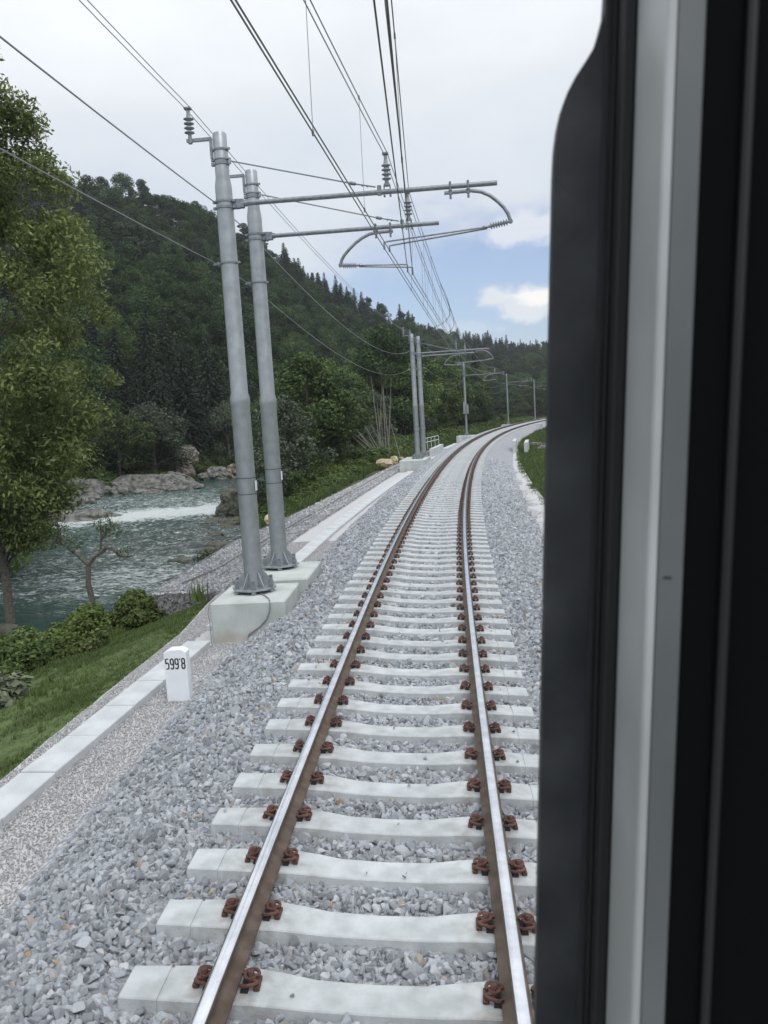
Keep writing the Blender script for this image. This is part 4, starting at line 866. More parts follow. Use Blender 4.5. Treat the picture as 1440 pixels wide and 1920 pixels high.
def pix(x, y, z):
    P_ = np.stack([x, y, z], -1)-CAM; d = P_ @ Fv; return 720+1554.6*(P_ @ Rv)/d, 960-1554.6*(P_ @ Uv)/d, d
# the wooded hillside: jittered grid in plan
hx, hy = np.meshgrid(np.arange(-230, 130, 4.7), np.arange(40, 520, 4.7)); hx = hx.ravel()+rng.uniform(-2.1, 2.1, hx.size); hy = hy.ravel()+rng.uniform(-2.1, 2.1, hy.size)
s, o = sso(hx, hy); az = np.arctan2(hx, hy); r = np.hypot(hx, hy); hz = terrain(hx, hy)
r0 = np.interp(az, AZK, R0K); r1 = np.interp(az, AZK, R1K); lb = np.interp(s, LS, LB); rb = np.interp(s, RS, RB)
beyond = (o < lb-3) | ((r > r0) & (o < -14))
keep = beyond & (az > R(-34)) & (az < R(16)) & (r < r1*1.12) & (r > 55)
keep &= ~((az > R(-16.5)) & (az < R(-12.8)) & (r < 100))      # rocky bank seen beyond the river
thin = rng.random(len(hx)) < np.interp(r, [0, 200, 300, 520], [1, 1, .8, .55]); keep &= thin
hx, hy, hz, az, r, r0, r1 = [q[keep] for q in (hx, hy, hz, az, r, r0, r1)]
u = (r-r0)/(r1-r0); nk = fbm(hx*.03, hy*.03, 3)+rng.normal(size=len(hx))*.13
kinds = np.where(u > .75, np.where(nk > np.where(az > R(-10), -.12, .10), 'spruce', np.where(nk > -.18, 'pine', 'dark')), np.where(u > .35, np.where(nk > .10, 'spruce', np.where(nk > -.08, 'pine', 'dark')), np.where(nk > .22, 'spruce', np.where(nk > .0, 'dark', np.where(nk > -.2, 'mid', 'dark')))))
scl = rng.uniform(.82, 1.15, len(hx))*np.where(kinds == 'pine', .93, 1); px, py, dd = pix(hx, hy, hz+8)
score = scl/np.maximum(dd, 1)*((px > -40) & (px < 1035) & (py > 200) & (py < 1000)); order = np.argsort(-score)
LB_ = {'dark': 'dark green broadleaf tree among others on the wooded hillside across the river', 'mid': 'mid green broadleaf tree on the lower hillside across the river', 'spruce': 'dark pointed spruce on the wooded hillside across the river', 'pine': 'dark ragged pine high on the wooded hillside'}
first = order[:215]; rest = order[215:]
def where(p_): return 'left of the masts' if p_ < 400 else 'behind the near masts' if p_ < 545 else 'between near and far masts' if p_ < 790 else 'right of the far masts'
LB_ = {'dark': 'dark green broadleaf tree', 'mid': 'mid green broadleaf tree', 'spruce': 'dark pointed spruce', 'pine': 'dark ragged round-topped pine'}
for i in first:
    k = str(kinds[i]); hh = (hx[i]*0+(r[i]-r0[i])/(r1[i]-r0[i])); lvl = 'at the foot of the hill' if hh < .2 else 'halfway up the hill' if hh < .72 else 'on the hill skyline'
    plant(k, int(rng.integers(0, 3)), hx[i], hy[i], hz[i], scl[i], rng.uniform(0, 6.28), '%s %s, %s' % (LB_[k], lvl, where(px[i])), group={'dark': 'dark broadleaf trees of the hillside', 'mid': 'mid green trees of the hillside', 'spruce': 'spruces of the hillside', 'pine': 'pines of the hillside'}[k])
fp, fi, off_ = [], [], {}
protos = []
for k in ('dark', 'mid', 'spruce', 'pine'):
    off_[k] = (len(protos), len(KINDS[k])); protos += [q[0] for q in KINDS[k]]
idx = np.array([off_[str(kinds[i])][0]+int(rng.integers(0, off_[str(kinds[i])][1])) for i in rest]) if len(rest) else np.array([])
scatter('forest', np.stack([hx, hy, hz], 1)[rest], scl[rest], np.stack([np.zeros(len(rest)), np.zeros(len(rest)), rng.uniform(0, 6.28, len(rest))], 1), protos, 'dense dark forest covering the far hillsides', 'forest', idx)
print('TREES', len(hx))
# the belt between gabion wall and river, and along the outside of the bend: (s, off, kind, scale)
def at(s_, o_):
    p = flat(s_, o_, 0.0); return float(p[0]), float(p[1]), float(terrain(np.array([p[0]]), np.array([p[1]]))[0])
belt = []
rb_ = np.random.default_rng(11)
for s_ in np.arange(47, 190, 3.3):
    for q in range(4):
        lim = np.interp(s_, [45, 55, 70, 90, 120, 190], [-11.0, -10.2, -11, -12.5, -11, -10])
        o_ = lim-q*3.6+rb_.uniform(-1.3, .6); ss_ = s_+rb_.uniform(-1.4, 1.4)
        if o_ < np.interp(ss_, RS, RB)+.8 and s_ < 95: continue
        k = rb_.choice((['mid', 'dark', 'dark', 'grey', 'mid'] if q == 0 else ['bright', 'mid', 'mid', 'bright', 'grey']) if s_ < 100 else ['mid', 'dark', 'dark', 'spruce', 'bright']); belt.append((ss_, o_, k, rb_.uniform(.72, 1.05) if s_ < 80 else rb_.uniform(.9, 1.25)))
BL = {'bright': ('light green young tree beside the track', 'light green trees beside the track'), 'mid': ('mid green tree beside the track', 'mid green trees beside the track'), 'dark': ('dark bushy tree beside the track', 'dark trees beside the track'), 'grey': ('grey green tree beside the track', 'grey green trees beside the track'), 'spruce': ('dark spruce beside the track', 'spruces beside the track')}
for s_, o_, k, c_ in belt[:96]:
    if (lambda q: float(pix(q[0:1], q[1:2], q[2:3])[0][0]))(flat(s_, o_, -1.)) < 505: continue
    x, y, z = at(s_, o_); pp = float(pix(np.array([x]), np.array([y]), np.array([z]))[0][0]); row = 'in the front row' if o_ > np.interp(s_, [45, 55, 70, 90, 120, 190], [-11.0, -10.2, -11, -12.5, -11, -10])-3 else 'in the rows behind'
    plant(k, int(rb_.integers(0, 3)), x, y, z-.3, c_, rb_.uniform(0, 6.28), '%s %s, %s' % (BL[k][0], row, where(pp)), group=BL[k][1])
for (x, y, c_, v) in ((-21.5, 141, 1.05, 0), (-20.2, 146, .8, 1)): pass
# trees right of the track, mostly hidden by the window frame
for i, (s_, o_, k, c_) in enumerate(((92, 16, 'mid', .9), (105, 14, 'dark', 1), (118, 17, 'spruce', 1), (80, 22, 'mid', 1), (66, 20, 'dark', 1), (130, 20, 'bright', 1))):
    x, y, z = at(s_, o_); plant(k, i, x, y, z-.3, c_, i, 'tree on the slope right of the track behind the window frame', group='trees right of the track')
# willows and light trees on the far bank
for (x, y, k, c_, sx, lb2) in ((-29.5, 84, 'grey', 1.15, 1.05, 'round grey green willow leaning over the rocks on the far bank'), (-33.5, 84, 'grey', 1.0, .85, 'smaller pale willow left of the round willow on the far bank'), (-38.5, 86, 'mid', 1.1, 1, 'green tree behind the flat rocks on the far bank, left of the willows'),
                           (-25.5, 99, 'grey', 1.15, .8, 'greyish tree above the pale boulders at the head of the rapids'), (-36, 71, 'mid', .9, 1.1, 'leafy tree at the water edge left of the rocks on the far bank'), (-42, 70, 'bright', 1.2, 1.1, 'lighter tree far left on the opposite bank')):
    z = float(terrain(np.array([x]), np.array([y]))[0]); plant(k, len(lb2), x, y, z-.3, c_, x, lb2, sxy=sx)

# the big tree at the left
def hero():
    base = Vector((-14.3, 25.6, -3.5)); t = thing('ash_tree', 'big light green ash tree filling the left edge of the view', 'tree', base)
    r = np.random.default_rng(5); C_, rad = [], []
    for i in range(420):
        h = r.uniform(.10, 1)**.85; H = 20.8
        wd = np.interp(h, [0, .12, .2, .31, .42, .50, .58, .67, .8, .9, 1], [1.0, 1.6, 2.6, 3.9, 4.8, 4.9, 4.6, 3.8, 1.9, .9, .2]); a = r.uniform(0, 6.28); q = wd*math.sqrt(r.uniform(.08, 1))*.92
        C_.append((q*math.cos(a)*1.0-.2, q*math.sin(a)*.9, H*h)); rad.append(r.uniform(.5, 1.05))
    V, F = leaves(C_, rad, 150000, .072, r, 2.6, .8, .3, .05, .35); obj('crown', npmesh('ash_crown', V, F, M_leafhero), t)
    b = MB(); b.tube([(-.0, 0, -1), (.05, 0, 1.5), (-.12, 0, 4), (.1, .1, 8), (-.1, 0, 13), (0, 0, 18)], [.17, .14, .12, .10, .07, .03], 10)
    for c_, q in list(zip(C_, rad))[:80]:
        z0 = max(1.6, c_[2]*.72-.3); b.tube([(0, 0, z0), (c_[0]*.45, c_[1]*.45, z0+(c_[2]-z0)*.35), c_], [.055, .035, .010], 5)
    b.build('trunk', M_bark, t, True)
hero()
def hero2():
    t = thing('ash_tree', 'darker leafy tree behind the big ash at the far left', 'tree', (-21.5, 36, -3.4)); r = np.random.default_rng(15); C_, rad = [], []
    for i in range(70):
        h = r.uniform(.05, 1); wd = np.interp(h, [0, .1, .3, .6, .85, 1], [1.2, 3, 4.6, 4.2, 2.6, .5]); a = r.uniform(0, 6.28); q = wd*math.sqrt(r.uniform(.1, 1)); C_.append((q*math.cos(a), q*math.sin(a), 14*h)); rad.append(r.uniform(.6, 1.3))
    V, F = leaves(C_, rad, 16000, .17, r, 2.0, .75, .3, .3); obj('crown', npmesh('ash_crown_dark', V, F, M_leafmid), t)
    b = MB(); b.tube([(0, 0, -1), (.1, 0, 5), (0, 0, 12)], [.22, .16, .04], 8); b.build('trunk', M_bark, t)
hero2()
# the small forked tree on the near bank
def forked():
    t = thing('small_tree', 'small bare forked tree leaning over the river beside the stone baskets', 'tree', (-10.9, 24.3, -3.0)); r = np.random.default_rng(8)
    b = MB(); b.tube([(0, 0, -.4), (.02, 0, .6), (-.05, 0, 1.1), (.02, 0, 1.75)], [.13, .10, .09, .085], 8)
    br = [[(.02, 0, 1.7), (-.3, .05, 2.0), (-.75, .1, 2.35), (-1.05, .1, 2.45)], [(.02, 0, 1.7), (.2, 0, 1.92), (.42, 0, 2.05), (.5, 0, 2.5), (.52, 0, 2.85)], [(.42, 0, 2.05), (.62, 0, 2.22), (.78, 0, 2.18), (1.0, 0, 1.95), (1.25, 0, 1.88)], [(-.75, .1, 2.35), (-.9, .1, 2.7), (-.8, 0, 3.0)], [(.5, 0, 2.5), (.75, 0, 2.75), (.85, .1, 2.8)]]
    for p in br: b.tube(p, np.linspace(.07, .022, len(p)).tolist(), 6)
    for i in range(60):
        p = br[r.integers(0, len(br))][-1-r.integers(0, 2)]; d = r.normal(size=3)*.35; b.tube([p, (p[0]+d[0], p[1]+d[1], p[2]+abs(d[2])+.05)], [.010, .003], 3)
    b.build('trunk', M_bark, t, True)
    C_ = [(-.9, .1, 2.8), (-1.1, 0, 2.5), (.55, 0, 2.95), (.9, 0, 2.75), (-.4, 0, 2.4), (1.1, 0, 2.0), (-1.5, 0, 3.0)]; V, F = leaves(C_, [.35, .3, .3, .25, .3, .2, .4], 900, .045, r, 1.8); obj('crown', npmesh('small_crown', V, F, M_leafmid), t)
forked()
# shrubs: (x, y, radius, height, material, label)
def shrub(x, y, w_, h_, m, seed, label, leaf=.09, n=2600, group=None, z=None, cat='shrub', name='shrub'):
    r = np.random.default_rng(seed); zz = float(terrain(np.array([x]), np.array([y]))[0]) if z is None else z
    t = thing(name, label, cat, (x, y, zz), 0, group); C_, rad = [], []
    for i in range(16): a = r.uniform(0, 6.28); q = w_*.38*math.sqrt(r.random()); C_.append((q*math.cos(a), q*math.sin(a), h_*r.uniform(.12, .8)*(1-.4*q/w_))); rad.append(w_*r.uniform(.13, .24))
    V, F = leaves(C_, rad, n, leaf, r, 1.6, .8, .5, .3); obj('foliage', npmesh('foliage', V, F, m), t)
    b = MB()
    for c_ in C_[:9]: b.tube([(c_[0]*.2, c_[1]*.2, -.2), (c_[0]*.7, c_[1]*.7, c_[2]*.6), c_], [.022, .014, .005], 4)
    b.build('stems', M_bark, t)
SH = [(-7.3, 15.4, 1.3, .45, M_bush, 'small low bush in the middle of the grass bank'), (-8.2, 13.6, 1.5, .5, M_bush, 'spreading bush beyond the pale plant at the left edge'), (-7.9, 15.0, 1.4, .55, M_leafmid, 'dark low bush between the grass and the river, left of the forked tree'), (-6.55, 17.3, 1.1, .62, M_bush, 'small bush covering the left corner of the stone basket end'), (-7.1, 18.4, 1.5, .75, M_bush, 'rounded green bush against the left end of the stone baskets'), (-7.9, 17.8, 1.5, .75, M_bush, 'yellow green bush next to the one by the stone baskets'), (-8.7, 18.6, 1.6, .75, M_bush, 'leafy bush at the foot of the small forked tree'),
      (-8.6, 16.6, 1.5, .65, M_bush, 'low green bush on the grass slope above the river'), (-9.6, 17.0, 1.8, .6, M_leafmid, 'dark bush near the trunk of the big ash'), (-9.2, 14.6, 1.9, .6, M_leafmid, 'dark low bush at the left edge below the big ash'), (-10.6, 15.6, 2.0, .6, M_leafmid, 'dark green bush left of the pale plant, toward the river'),
      (-7.9, 20.2, 1.4, .7, M_bush, 'low bush beside the outer edge of the stone baskets')]
for i, (x, y, w_, h_, m, lb2) in enumerate(SH): shrub(x, y, w_, h_, m, 100+i, lb2, .055, 6500)
shrub(-7.3, 12.6, 1.0, .75, leafmat('pale large leaves', (.15, .18, .11), (.22, .25, .17)), 130, 'pale large leaved plant in the grass at the left edge', .12, 520, cat='plant', name='leafy_plant')
shrub(-9.1, 33.0, 2.4, 1.2, M_leafgrey, 131, 'pale shrub leaning over the dark river rock behind the masts', .10, 2200)
rr_ = np.random.default_rng(21)
for i in range(46):
    s_ = rr_.uniform(42, 88); o_ = np.interp(s_, [33, 45, 60, 90], [-7.2, -6.6, -6.6, -9])-rr_.uniform(0, 4.2); x, y, z = at(s_, o_)
    shrub(x, y, rr_.uniform(1.6, 2.8), rr_.uniform(.7, 1.5)*(1 if o_ > -9 else 1.6), M_bush if rr_.random() < .6 else M_leafmid, 200+i, 'green shrub in the thicket beyond the stone baskets', .085, 2600, 'shrubs beyond the stone baskets', z-.15)
for i in range(26):
    s_ = rr_.uniform(66, 185); o_ = np.interp(s_, [66, 90, 190], [-10.5, -9.5, -8])-rr_.uniform(0, 2); x, y, z = at(s_, o_)
    shrub(x, y, rr_.uniform(2.2, 3.4), rr_.uniform(1.5, 3.2), M_leafmid if rr_.random() < .6 else M_leafdark, 300+i, 'dark shrub at the foot of the trees along the bend', .2, 900, 'shrubs at the forest edge along the bend', z-.15)
for i in range(30):
    s_ = rr_.uniform(58, 96); x, y, z = at(s_, float(np.interp(s_, LS, LB))-rr_.uniform(3.5, 8))
    if -.285 < x/y < -.225: continue
    shrub(x, y, rr_.uniform(2.4, 4), rr_.uniform(1.4, 3.4), M_leafmid if rr_.random() < .5 else M_leafdark, 400+i, 'dark shrub growing on the rocky far bank of the river', .2, 900, 'shrubs on the far bank', z-.1)
# reed clump by the foundation
b = MB(); r = random.Random(4)
for i in range(26):
    a = r.uniform(-.5, .5); h = r.uniform(.3, .62); x0, y0 = r.gauss(0, .10), r.gauss(0, .08); dx, dy = math.sin(a)*.16, r.gauss(0, .08)
    b.add([(x0-.012, y0, 0), (x0+.012, y0, 0), (x0+dx*.5+.009, y0+dy*.5, h*.6), (x0+dx*.5-.009, y0+dy*.5, h*.6), (x0+dx, y0+dy, h)], [(0, 1, 2, 3), (3, 2, 4)])
o = b.build('reed_clump', M_grass); o.location = (-5.35, 17.1, -1.0); tag(o, 'upright tuft of reeds at the end of the stone baskets', 'reeds')
# bare leaning poles and twigs beside the track
b = MB(); r = random.Random(9)
for i in range(16):
    x0 = r.gauss(0, .5); a = r.uniform(-.9, -.15) if i < 9 else r.gauss(0, .08); L_ = r.uniform(3, 6.5); q = [(x0+math.sin(a)*L_*t, r.gauss(0, .1)+t*.5, math.cos(a)*L_*t-.3+.15*t*t) for t in (0, .35, .7, 1)]; b.tube(q, [.045, .035, .025, .01], 5)
o = b.build('bare_saplings', M_barkpale, None, True); x, y, z = at(62, -6.4); o.location = (x, y, z); tag(o, 'pale bare saplings, some leaning left, beside the stone baskets near the far masts', 'saplings')

# grass
def tuft(name, seed, n=9, h=.16, w_=.007, m=M_grass):
    r = random.Random(seed); b = MB()
    for i in range(n):
        a = r.uniform(0, 6.28); l = r.uniform(.1, .6); hh = h*r.uniform(.5, 1.2); x0, y0 = r.gauss(0, .035), r.gauss(0, .035); dx, dy = math.cos(a), math.sin(a)
        b.add([(x0-dy*w_, y0+dx*w_, 0), (x0+dy*w_, y0-dx*w_, 0), (x0+dx*l*hh*.4+dy*w_*.8, y0+dy*l*hh*.4-dx*w_*.8, hh*.6), (x0+dx*l*hh*.4-dy*w_*.8, y0+dy*l*hh*.4+dx*w_*.8, hh*.6), (x0+dx*l*hh, y0+dy*l*hh, hh)], [(0, 1, 2, 3), (3, 2, 4)])
    me = bpy.data.meshes.new(name); me.from_pydata(b.v, [], b.f); me.materials.append(m); return me
TUF = [tuft('grass_tuft_%d' % i, i, 10) for i in range(6)]
gp, gsc = [], []
def addgrass(s0, s1, f0, f1, d, sz):
    s, o = jitter(s0, s1, -30, 30, d) if 0 else (None, None)
    n = int((s1-s0)*abs(f1-f0)/(d*d)); s = rng.uniform(s0, s1, n); o = rng.uniform(min(f0, f1), max(f0, f1), n); return s, o, sz
for s0, s1, f0, f1, d, sz in ((5, 18, -9.5, -4.4, .036, .58), (30, 60, -9, -6.0, .11, 2.0), (60, 100, -12, -4.2, .13, 2.2), (100, 185, -10, -4.2, .22, 3.0), (18, 70, 3.2, 8, .10, 1.5), (70, 160, 3.0, 14, .2, 2.4)):
    s, o, sz = addgrass(s0, s1, f0, f1, d, sz)
    P_ = flat(s, o, 0); 
    kp = np.where(o < 0, o < GO(s)-.05-.12*rng.random(len(s)), o > GR(s)+.2*rng.random(len(s))-.05) & ~((s > 17.2) & (s < 61.2) & (o > GOUT(s)-.02) & (o < 0))
    P_ = P_[kp]; s = s[kp]; P_[:, 2] = terrain(P_[:, 0], P_[:, 1])-.02; gp.append(P_); gsc.append(sz*rng.uniform(.5, 1.25, len(P_))*(1+.5*fbm(P_[:, 0]*.9, P_[:, 1]*.9, 2)))
P = np.concatenate(gp); SCL = np.concatenate(gsc); scatter('grass', P, SCL, np.stack([np.zeros(len(P)), np.zeros(len(P)), rng.uniform(0, 6.28, len(P))], 1), TUF, 'short green grass on the slopes beside the railway', 'grass')
print('GRASS', len(P))
n_ = 900; s = rng.uniform(5, 17, n_); o = rng.uniform(-9, -4.55, n_); P_ = flat(s, o, 0.); P_[:, 2] = terrain(P_[:, 0], P_[:, 1])-.02; kw = o < GO(s)-.1; kw &= fbm(P_[:, 0]*.8, P_[:, 1]*.8, 2)+(-o-4.5)*.12 > .12
WD = [tuft('weed_tuft_%d' % i, 60+i, 14, .30, .012, M_bush) for i in range(3)]
scatter('weeds', P_[kw], rng.uniform(.35, .9, int(kw.sum())), np.stack([np.zeros(kw.sum()), np.zeros(kw.sum()), rng.uniform(0, 6.28, kw.sum())], 1), WD, 'taller weeds scattered through the grass bank on the left', 'weeds')
M_lawn = mat('grassy soil', (.060, .095, .028), .95, noise=3, col2=(.11, .15, .05), bump=.6, bscale=30)
for nm, s0, s1, f0, f1, lb2 in (('grass_bank', 3, 17.2, lambda S: GO(S)+.02, lambda S: S*0-10., 'green grass bank sloping from the gravel to the river bushes'), ('grass_shoulder', 58, 185, lambda S: GO(S)-.0, lambda S: S*0-11., 'grassy ground between the far masts and the trees'), ('grass_verge', 10, 185, lambda S: GR(S), lambda S: S*0+14., 'grass slope right of the track')):
    sv = np.arange(s0, s1, .4 if s0 < 10 else 1.0); tv = np.linspace(0, 1, 40); S, T = np.meshgrid(sv, tv, indexing='ij'); O = f0(S)+(f1(S)-f0(S))*T; Pq = flat(S, O, 0.0); Pq[..., 2] = terrain(Pq[..., 0], Pq[..., 1])+.035*sst(0, .04, T)-.0
    tag(obj(nm, grid(nm, Pq, M_lawn)), lb2, 'grass', kind='structure')

# leafy undergrowth covering the river banks
UG = []
for k in range(4):
    r_ = np.random.default_rng(700+k); V, F = leaves([(0, 0, .12), (.25, .1, .08), (-.2, -.15, .16)], [.30, .24, .26], 230, .075, r_, 1.9, .8, .6); UG.append(npmesh('undergrowth_%d' % k, V, F, M_bush if k < 2 else M_leafmid))
up = []
for s0, s1, lo_, hi_, d_ in ((41, 62, -14, -6.5, .32), (62, 185, -22, -5.5, .5), (16, 23, -11, -9.0, .7), (60, 110, -60, -27, .7), (10, 60, -60, -32, .9)):
    n_ = int((s1-s0)*(hi_-lo_)/d_**2); s = rng.uniform(s0, s1, n_); o = rng.uniform(lo_, hi_, n_); P_ = flat(s, o, 0.); P_[:, 2] = terrain(P_[:, 0], P_[:, 1])-.05
    kp = (P_[:, 2] > WATER+.12) & ~((s > 17) & (s < 61) & (o > GOUT(s)-.25)) & (fbm(P_[:, 0]*.5, P_[:, 1]*.5, 2) > -.28) & ~((s > 60) & (o > -8.5) & (rng.random(len(s)) > .12)); up.append(np.c_[P_[kp], (np.where(s > 60, 1.9, 1.2)*np.ones(len(s)))[kp]])
up = np.concatenate(up); scatter('undergrowth', up[:, :3], up[:, 3]*rng.uniform(.6, 1.4, len(up)), np.stack([np.zeros(len(up)), np.zeros(len(up)), rng.uniform(0, 6.28, len(up))], 1), UG, 'low leafy undergrowth on the river banks', 'undergrowth')

# ------------------------------------------------------------------ rocks
M_rock = mat('limestone rock', (.075, .078, .07), .95, noise=2.2, col2=(.26, .26, .245), bump=1.0, bscale=3.5, bdist=.35, detail=12)
M_rockw = mat('wet dark rock', (.035, .04, .025), .7, noise=2.5, col2=(.12, .12, .09), bump=1.0, bscale=5, bdist=.25, detail=8)
M_rocky = mat('yellow limestone', (.42, .33, .19), .95, noise=4, col2=(.60, .53, .38), bump=.8, bscale=12)
M_rockp = mat('pale pinkish rock', (.11, .095, .08), .95, noise=2.5, col2=(.33, .29, .245), bump=1.0, bscale=4, bdist=.35, detail=12)
def rock(loc, dims, m, seed, label, rz=0, sub=4, amp=.28, cat='rock', name='boulder', group=None):
    bm = bmesh.new(); bmesh.ops.create_icosphere(bm, subdivisions=sub, radius=1); V = np.array([v.co for v in bm.verts])
    q = 1+amp*(fbm(V[:, 0]*1.7+seed*3.1+V[:, 2]*1.3, V[:, 1]*1.7+seed*1.7-V[:, 2], 5)); q = np.round(q*9)/9*.5+q*.5
    q = q+.10*fbm(V[:, 0]*6+seed+V[:, 2]*3, V[:, 1]*6-V[:, 2]*5, 3); st = .05*np.sin(V[:, 2]*11+3*fbm(V[:, 0]*2, V[:, 1]*2+seed, 2)); V = V*(q+st)[:, None]
    for v, c_ in zip(bm.verts, V): v.co = Vector(c_*np.array(dims))
    me = bpy.data.meshes.new(name); bm.to_mesh(me); bm.free(); me.materials.append(m); o = obj(name, me); o.location = loc; o.rotation_euler = (0, 0, rz); return tag(o, label, cat, group)
rock((-29.5, 79.0, -3.5), (5.6, 2.6, 1.6), M_rock, 1, 'long flat grey rock shelf at the water on the far bank', .15, 5, .22)
rock((-34.5, 76.5, -3.4), (3.6, 2.4, 1.7), M_rock, 2, 'hump of grey rock left of the long shelf', .3, 4)
rock((-26.5, 80.5, -3.3), (1.6, 1.4, 1.5), M_rock, 3, 'rounded grey rock at the right end of the shelf')
rock((-26.2, 57.0, -3.7), (3.4, 1.5, .95), M_rock, 4, 'low dark rock island in the river left of the rapids', .1, 5, .22)
rock((-29.0, 55.5, -3.6), (2.2, 1.3, .75), M_rock, 5, 'small low rock left of the river island')
rock((-29.0, 90.5, -2.9), (1.5, 1.4, 1.9), M_rockp, 6, 'pinkish grey crag standing above the far bank', 0, 5)
rock((-29.0, 92.6, -1.0), (1.5, 1.1, 1.5), M_rockp, 16, 'pale bare rock face high on the far bank', 0, 5)
rock((-25.0, 91.5, -3.2), (1.5, 1.3, 1.1), M_rock, 7, 'pale boulder at the bend of the river'); rock((-23.0, 92.5, -3.1), (1.3, 1.2, 1.3), M_rockp, 8, 'light boulder just left of the nearest mast, across the river'); rock((-21.5, 92.0, -3.1), (1.1, 1.0, 1.0), M_rock, 9, 'grey boulder behind the nearest mast, across the river')
rock((-26.4, 91.0, -3.3), (1.0, .9, .6), M_rock, 10, 'small pale rock at the water between the crag and the boulders')
rock((-13.4, 54.5, -3.2), (1.7, 1.6, 1.9), M_rockw, 11, 'dark mossy rock standing in the water behind the nearest mast'); rock((-13.2, 50.8, -3.5), (1.0, .8, .35), M_rockw, 12, 'low wet rock in front of the dark mossy rock')
x, y, z = at(27.5, -6.6); rock((-6.35, 31.5, -1.02), (.55, .35, .28), M_rocky, 13, 'yellowish stone at the outer edge of the stone baskets, seen right of the second mast', .5, 3)
x, y, z = at(57, -5.9); rock((x, y, -.75), (.65, .4, .38), M_rocky, 14, 'large yellow stone near the leaning bare saplings', .3, 3); x, y, z = at(59.5, -5.6); rock((x, y, -.7), (.3, .3, .35), M_rocky, 15, 'small yellow stone right of the large yellow stone', 0, 3)
rk = random.Random(77)
for i in range(26):
    s_ = rk.uniform(61, 72); x, y, z = at(s_, rk.uniform(-5.6, -4.3)); sz = rk.uniform(.12, .32); rock((x, y, -.85), (sz*1.3, sz, sz*.8), M_rocky if rk.random() < .6 else M_rock, 40+i, 'small tan stone in the rubble left of the far masts', rk.uniform(0, 3), 2, .35, group='rubble stones left of the far masts')
for i in range(22):
    s_ = rk.uniform(22, 58); x, y, z = at(s_, float(np.interp(s_, RS, RB))-rk.uniform(-.6, 1.8)); sz = rk.uniform(.2, .6); rock((x, y, WATER-.02), (sz*1.4, sz, sz*.45), M_rockw, 80+i, 'low wet stone at the near edge of the river', rk.uniform(0, 3), 2, .35, group='wet stones at the near water edge')
for i in range(24):
    s_ = rk.uniform(64, 95); x, y, z = at(s_, float(np.interp(s_, LS, LB))-rk.uniform(-.5, 2.2)); sz = rk.uniform(.4, 1.2); rock((x, y, WATER+.15), (sz*1.4, sz, sz*.7), M_rock, 120+i, 'grey rock along the waterline of the far bank', rk.uniform(0, 3), 3, .35, group='rocks along the far waterline')
for i in range(9):
    s_ = rk.uniform(64, 76); x, y, z = at(s_, rk.uniform(4.6, 6.4)); sz = rk.uniform(.3, .7); rock((x, y, z+.05), (sz*1.4, sz, sz*.6), M_rock, 160+i, 'grey slab of rock by the culvert right of the track', rk.uniform(0, 3), 3, .35, group='rocks by the culvert')

# ------------------------------------------------------------------ culvert walls and railing
def wallblock(s0, o0, s1, o1, th_, z0, z1, name, label, cat='wall', m=M_conc):
    a = Vector(flat(s0, o0, 0.0)); c_ = Vector(flat(s1, o1, 0.0)); d = c_-a; L_ = d.length; b = MB(); b.box((L_/2, 0, (z0+z1)/2), (L_, th_, z1-z0), ch=.02)
    o = b.build(name, m); o.location = (a.x, a.y, 0); o.rotation_euler = (0, 0, math.atan2(d.y, d.x)); return tag(o, label, cat)
wallblock(64.0, -3.35, 71.5, -3.35, .30, -1.2, -.18, 'parapet_wall', 'low pale concrete parapet between the small railing and the track')
wallblock(72.6, -3.3, 82.5, -3.25, .5, -1.2, -.62, 'kerb_wall', 'low concrete kerb leading to the mast with grey boxes')
wallblock(60.5, -4.35, 64.5, -3.75, .5, -1.2, -.70, 'concrete_slab', 'sloping pale slab between the far pair of masts and the parapet', 'slab')
wallblock(65.6, 2.95, 70.6, 2.95, .28, -1.3, .02, 'culvert_wall', 'left wing wall of the concrete culvert right of the track'); wallblock(64.2, 3.85, 69.0, 3.95, .28, -1.4, -.06, 'culvert_wall', 'right wing wall of the concrete culvert, nearer the grass')
wallblock(118, 2.9, 119.6, 2.9, .6, -1.3, .05, 'concrete_block', 'pale concrete block at the edge of the ballast far round the bend', 'block')
rl = thing('railing', 'small white metal railing beside the parapet near the far masts', 'railing', (-1.42, 71.5, 0)); d = Vector((1.30, 3.4, 0)); n = 4; zt = .62
for i in range(n+1):
    p = d*(i/n); b = MB(); b.tube([(p.x, p.y, -1.0), (p.x, p.y, zt+.10*i/n-.25)], .032, 6); b.build('post', M_conc, rl)
for h in (zt-.25, .02, ):
    b = MB(); b.tube([(0, 0, h), (d.x, d.y, h+.10)], .032, 6); b.build('rail_bar', M_conc, rl)

# ------------------------------------------------------------------ train window frame, right of the camera
TA = R(3.1); TR = Vector((math.cos(TA), 0, -math.sin(TA))); TU = Vector((math.sin(TA), 0, math.cos(TA))); TF = Vector((0, 1, 0))
tw = bpy.data.objects.new('train_window_frame', None); COL.objects.link(tw)
tw.matrix_world = Matrix(((TR.x, TF.x, TU.x, 0), (TR.y, TF.y, TU.y, 0), (TR.z, TF.z, TU.z, CAM[2]), (0, 0, 0, 1)))
tag(tw, 'dark rear window frame of the train with a pale vertical trim strip, close at the right', 'window frame')
M_frame = mat('dark frame rubber', (.016, .018, .020), .60, noise=16, col2=(.048, .050, .056), lo=.4, hi=.75, detail=7, spec=.4, bump=.05, bscale=200)
M_trim = mat('pale trim', (.34, .355, .35), .35, noise=5, col2=(.49, .51, .515), detail=3)
M_seal = mat('dark seal', (.009, .010, .011), .7)
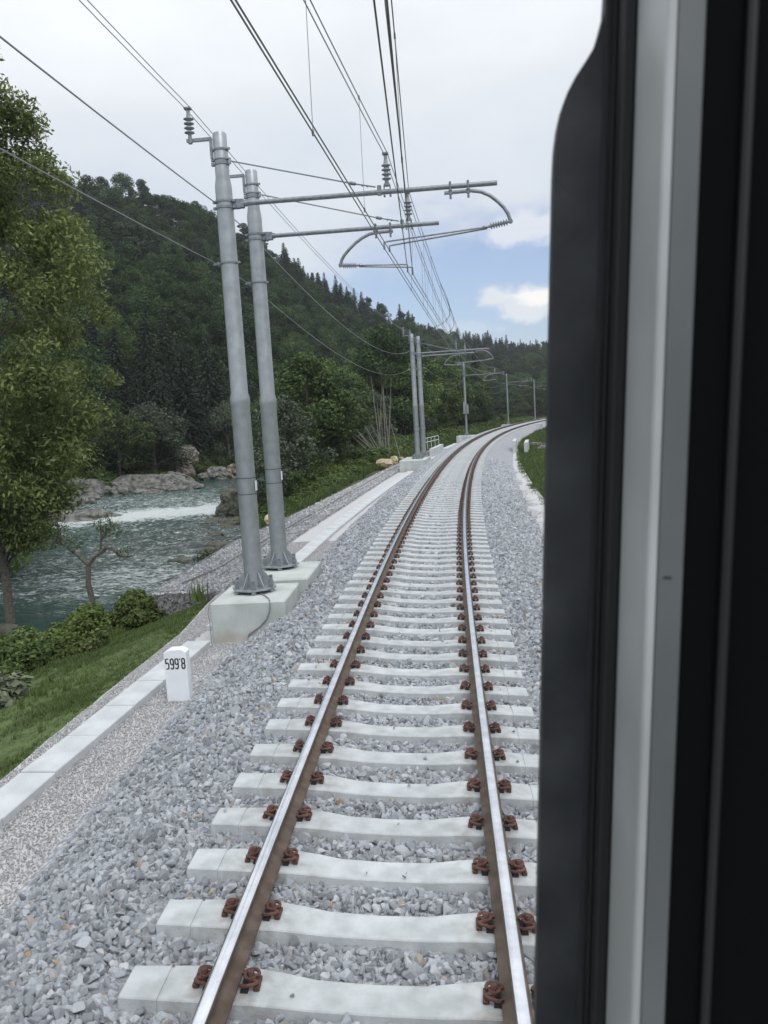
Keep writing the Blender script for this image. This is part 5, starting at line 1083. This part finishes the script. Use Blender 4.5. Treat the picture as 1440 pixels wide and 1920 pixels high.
M_trim_shade = mat('shaded trim', (.095, .105, .105), .42, noise=6, col2=(.135, .148, .150), detail=4)  # darker than the strip: the facet's shading is put into its colour
M_int = mat('black interior panel', (.003, .0035, .004), .9, spec=.08)
M_ridge = mat('dark grey ridge', (.016, .017, .018), .55, spec=.4)
out = [(.090, 1.0), (.090, .226), (.0895, .215), (.087, .205), (.0845, .197), (.0795, .189), (.0745, .1815), (.0705, .174), (.0675, .1655), (.0655, .156), (.0642, .144), (.0638, .130), (.0636, -.062), (.0634, -.40), (.0634, -1.3), (.50, -1.3), (.50, 1.0)]
b = MB(); b.prism([(a, .488, c_) for a, c_ in out], (0, .012, 0)); b.build('frame', M_frame, tw)
b = MB(); b.box((.0995, .4785, -.15), (.0065, .018, 2.3), ch=.001); b.build('seal', M_seal, tw)
b = MB(); b.box((.0905, .4865, -.15), (.0022, .003, 2.3)); b.box((.0945, .4865, -.15), (.0012, .004, 2.3)); b.build('groove', M_pad, tw)
b = MB(); b.prism([(.1085, .487, -1.3), (.1032, .47, -1.3), (.1030, .4105, -1.3), (.1040, .409, -1.3), (.108, .409, -1.3), (.108, .487, -1.3)], (0, 0, 2.3)); b.build('trim_strip', M_trim, tw)
b = MB(); b.box((.11355, .448, -.15), (.0139, .078, 2.3), ch=.0008); b.build('trim_face', M_trim_shade, tw)
b = MB(); b.box((.1211+.35, .45, -.15), (.70, .08, 2.3)); b.build('panel', M_int, tw)
b = MB(); b.box((.1405, .408, -.15), (.0045, .006, 2.3), ch=.0015); b.build('ridge', M_ridge, tw)
b = MB(); b.box((.1128, .4088, -.0825), (.0040, .0006, .0009))
b.build('scratch', M_pad, tw).scale = (1, 1, 1)

# ------------------------------------------------------------------ the air: pale haze over the valley
hm = bpy.data.materials.new('haze air'); hm.use_nodes = True; t = hm.node_tree; t.nodes.remove(t.nodes['Principled BSDF']); v = t.nodes.new('ShaderNodeVolumePrincipled')
v.inputs['Color'].default_value = (.93, .965, 1, 1); v.inputs['Density'].default_value = .00026; v.inputs['Anisotropy'].default_value = .2; t.links.new(v.outputs[0], t.nodes['Material Output'].inputs['Volume'])
b = MB(); b.box((0, 350, 67), (980, 900, 148)); hz_ = b.build('haze', hm); hz_['kind'] = 'stuff'; tag(hz_, 'thin pale haze in the valley air', 'haze', kind='stuff'); hz_.display_type = 'WIRE'
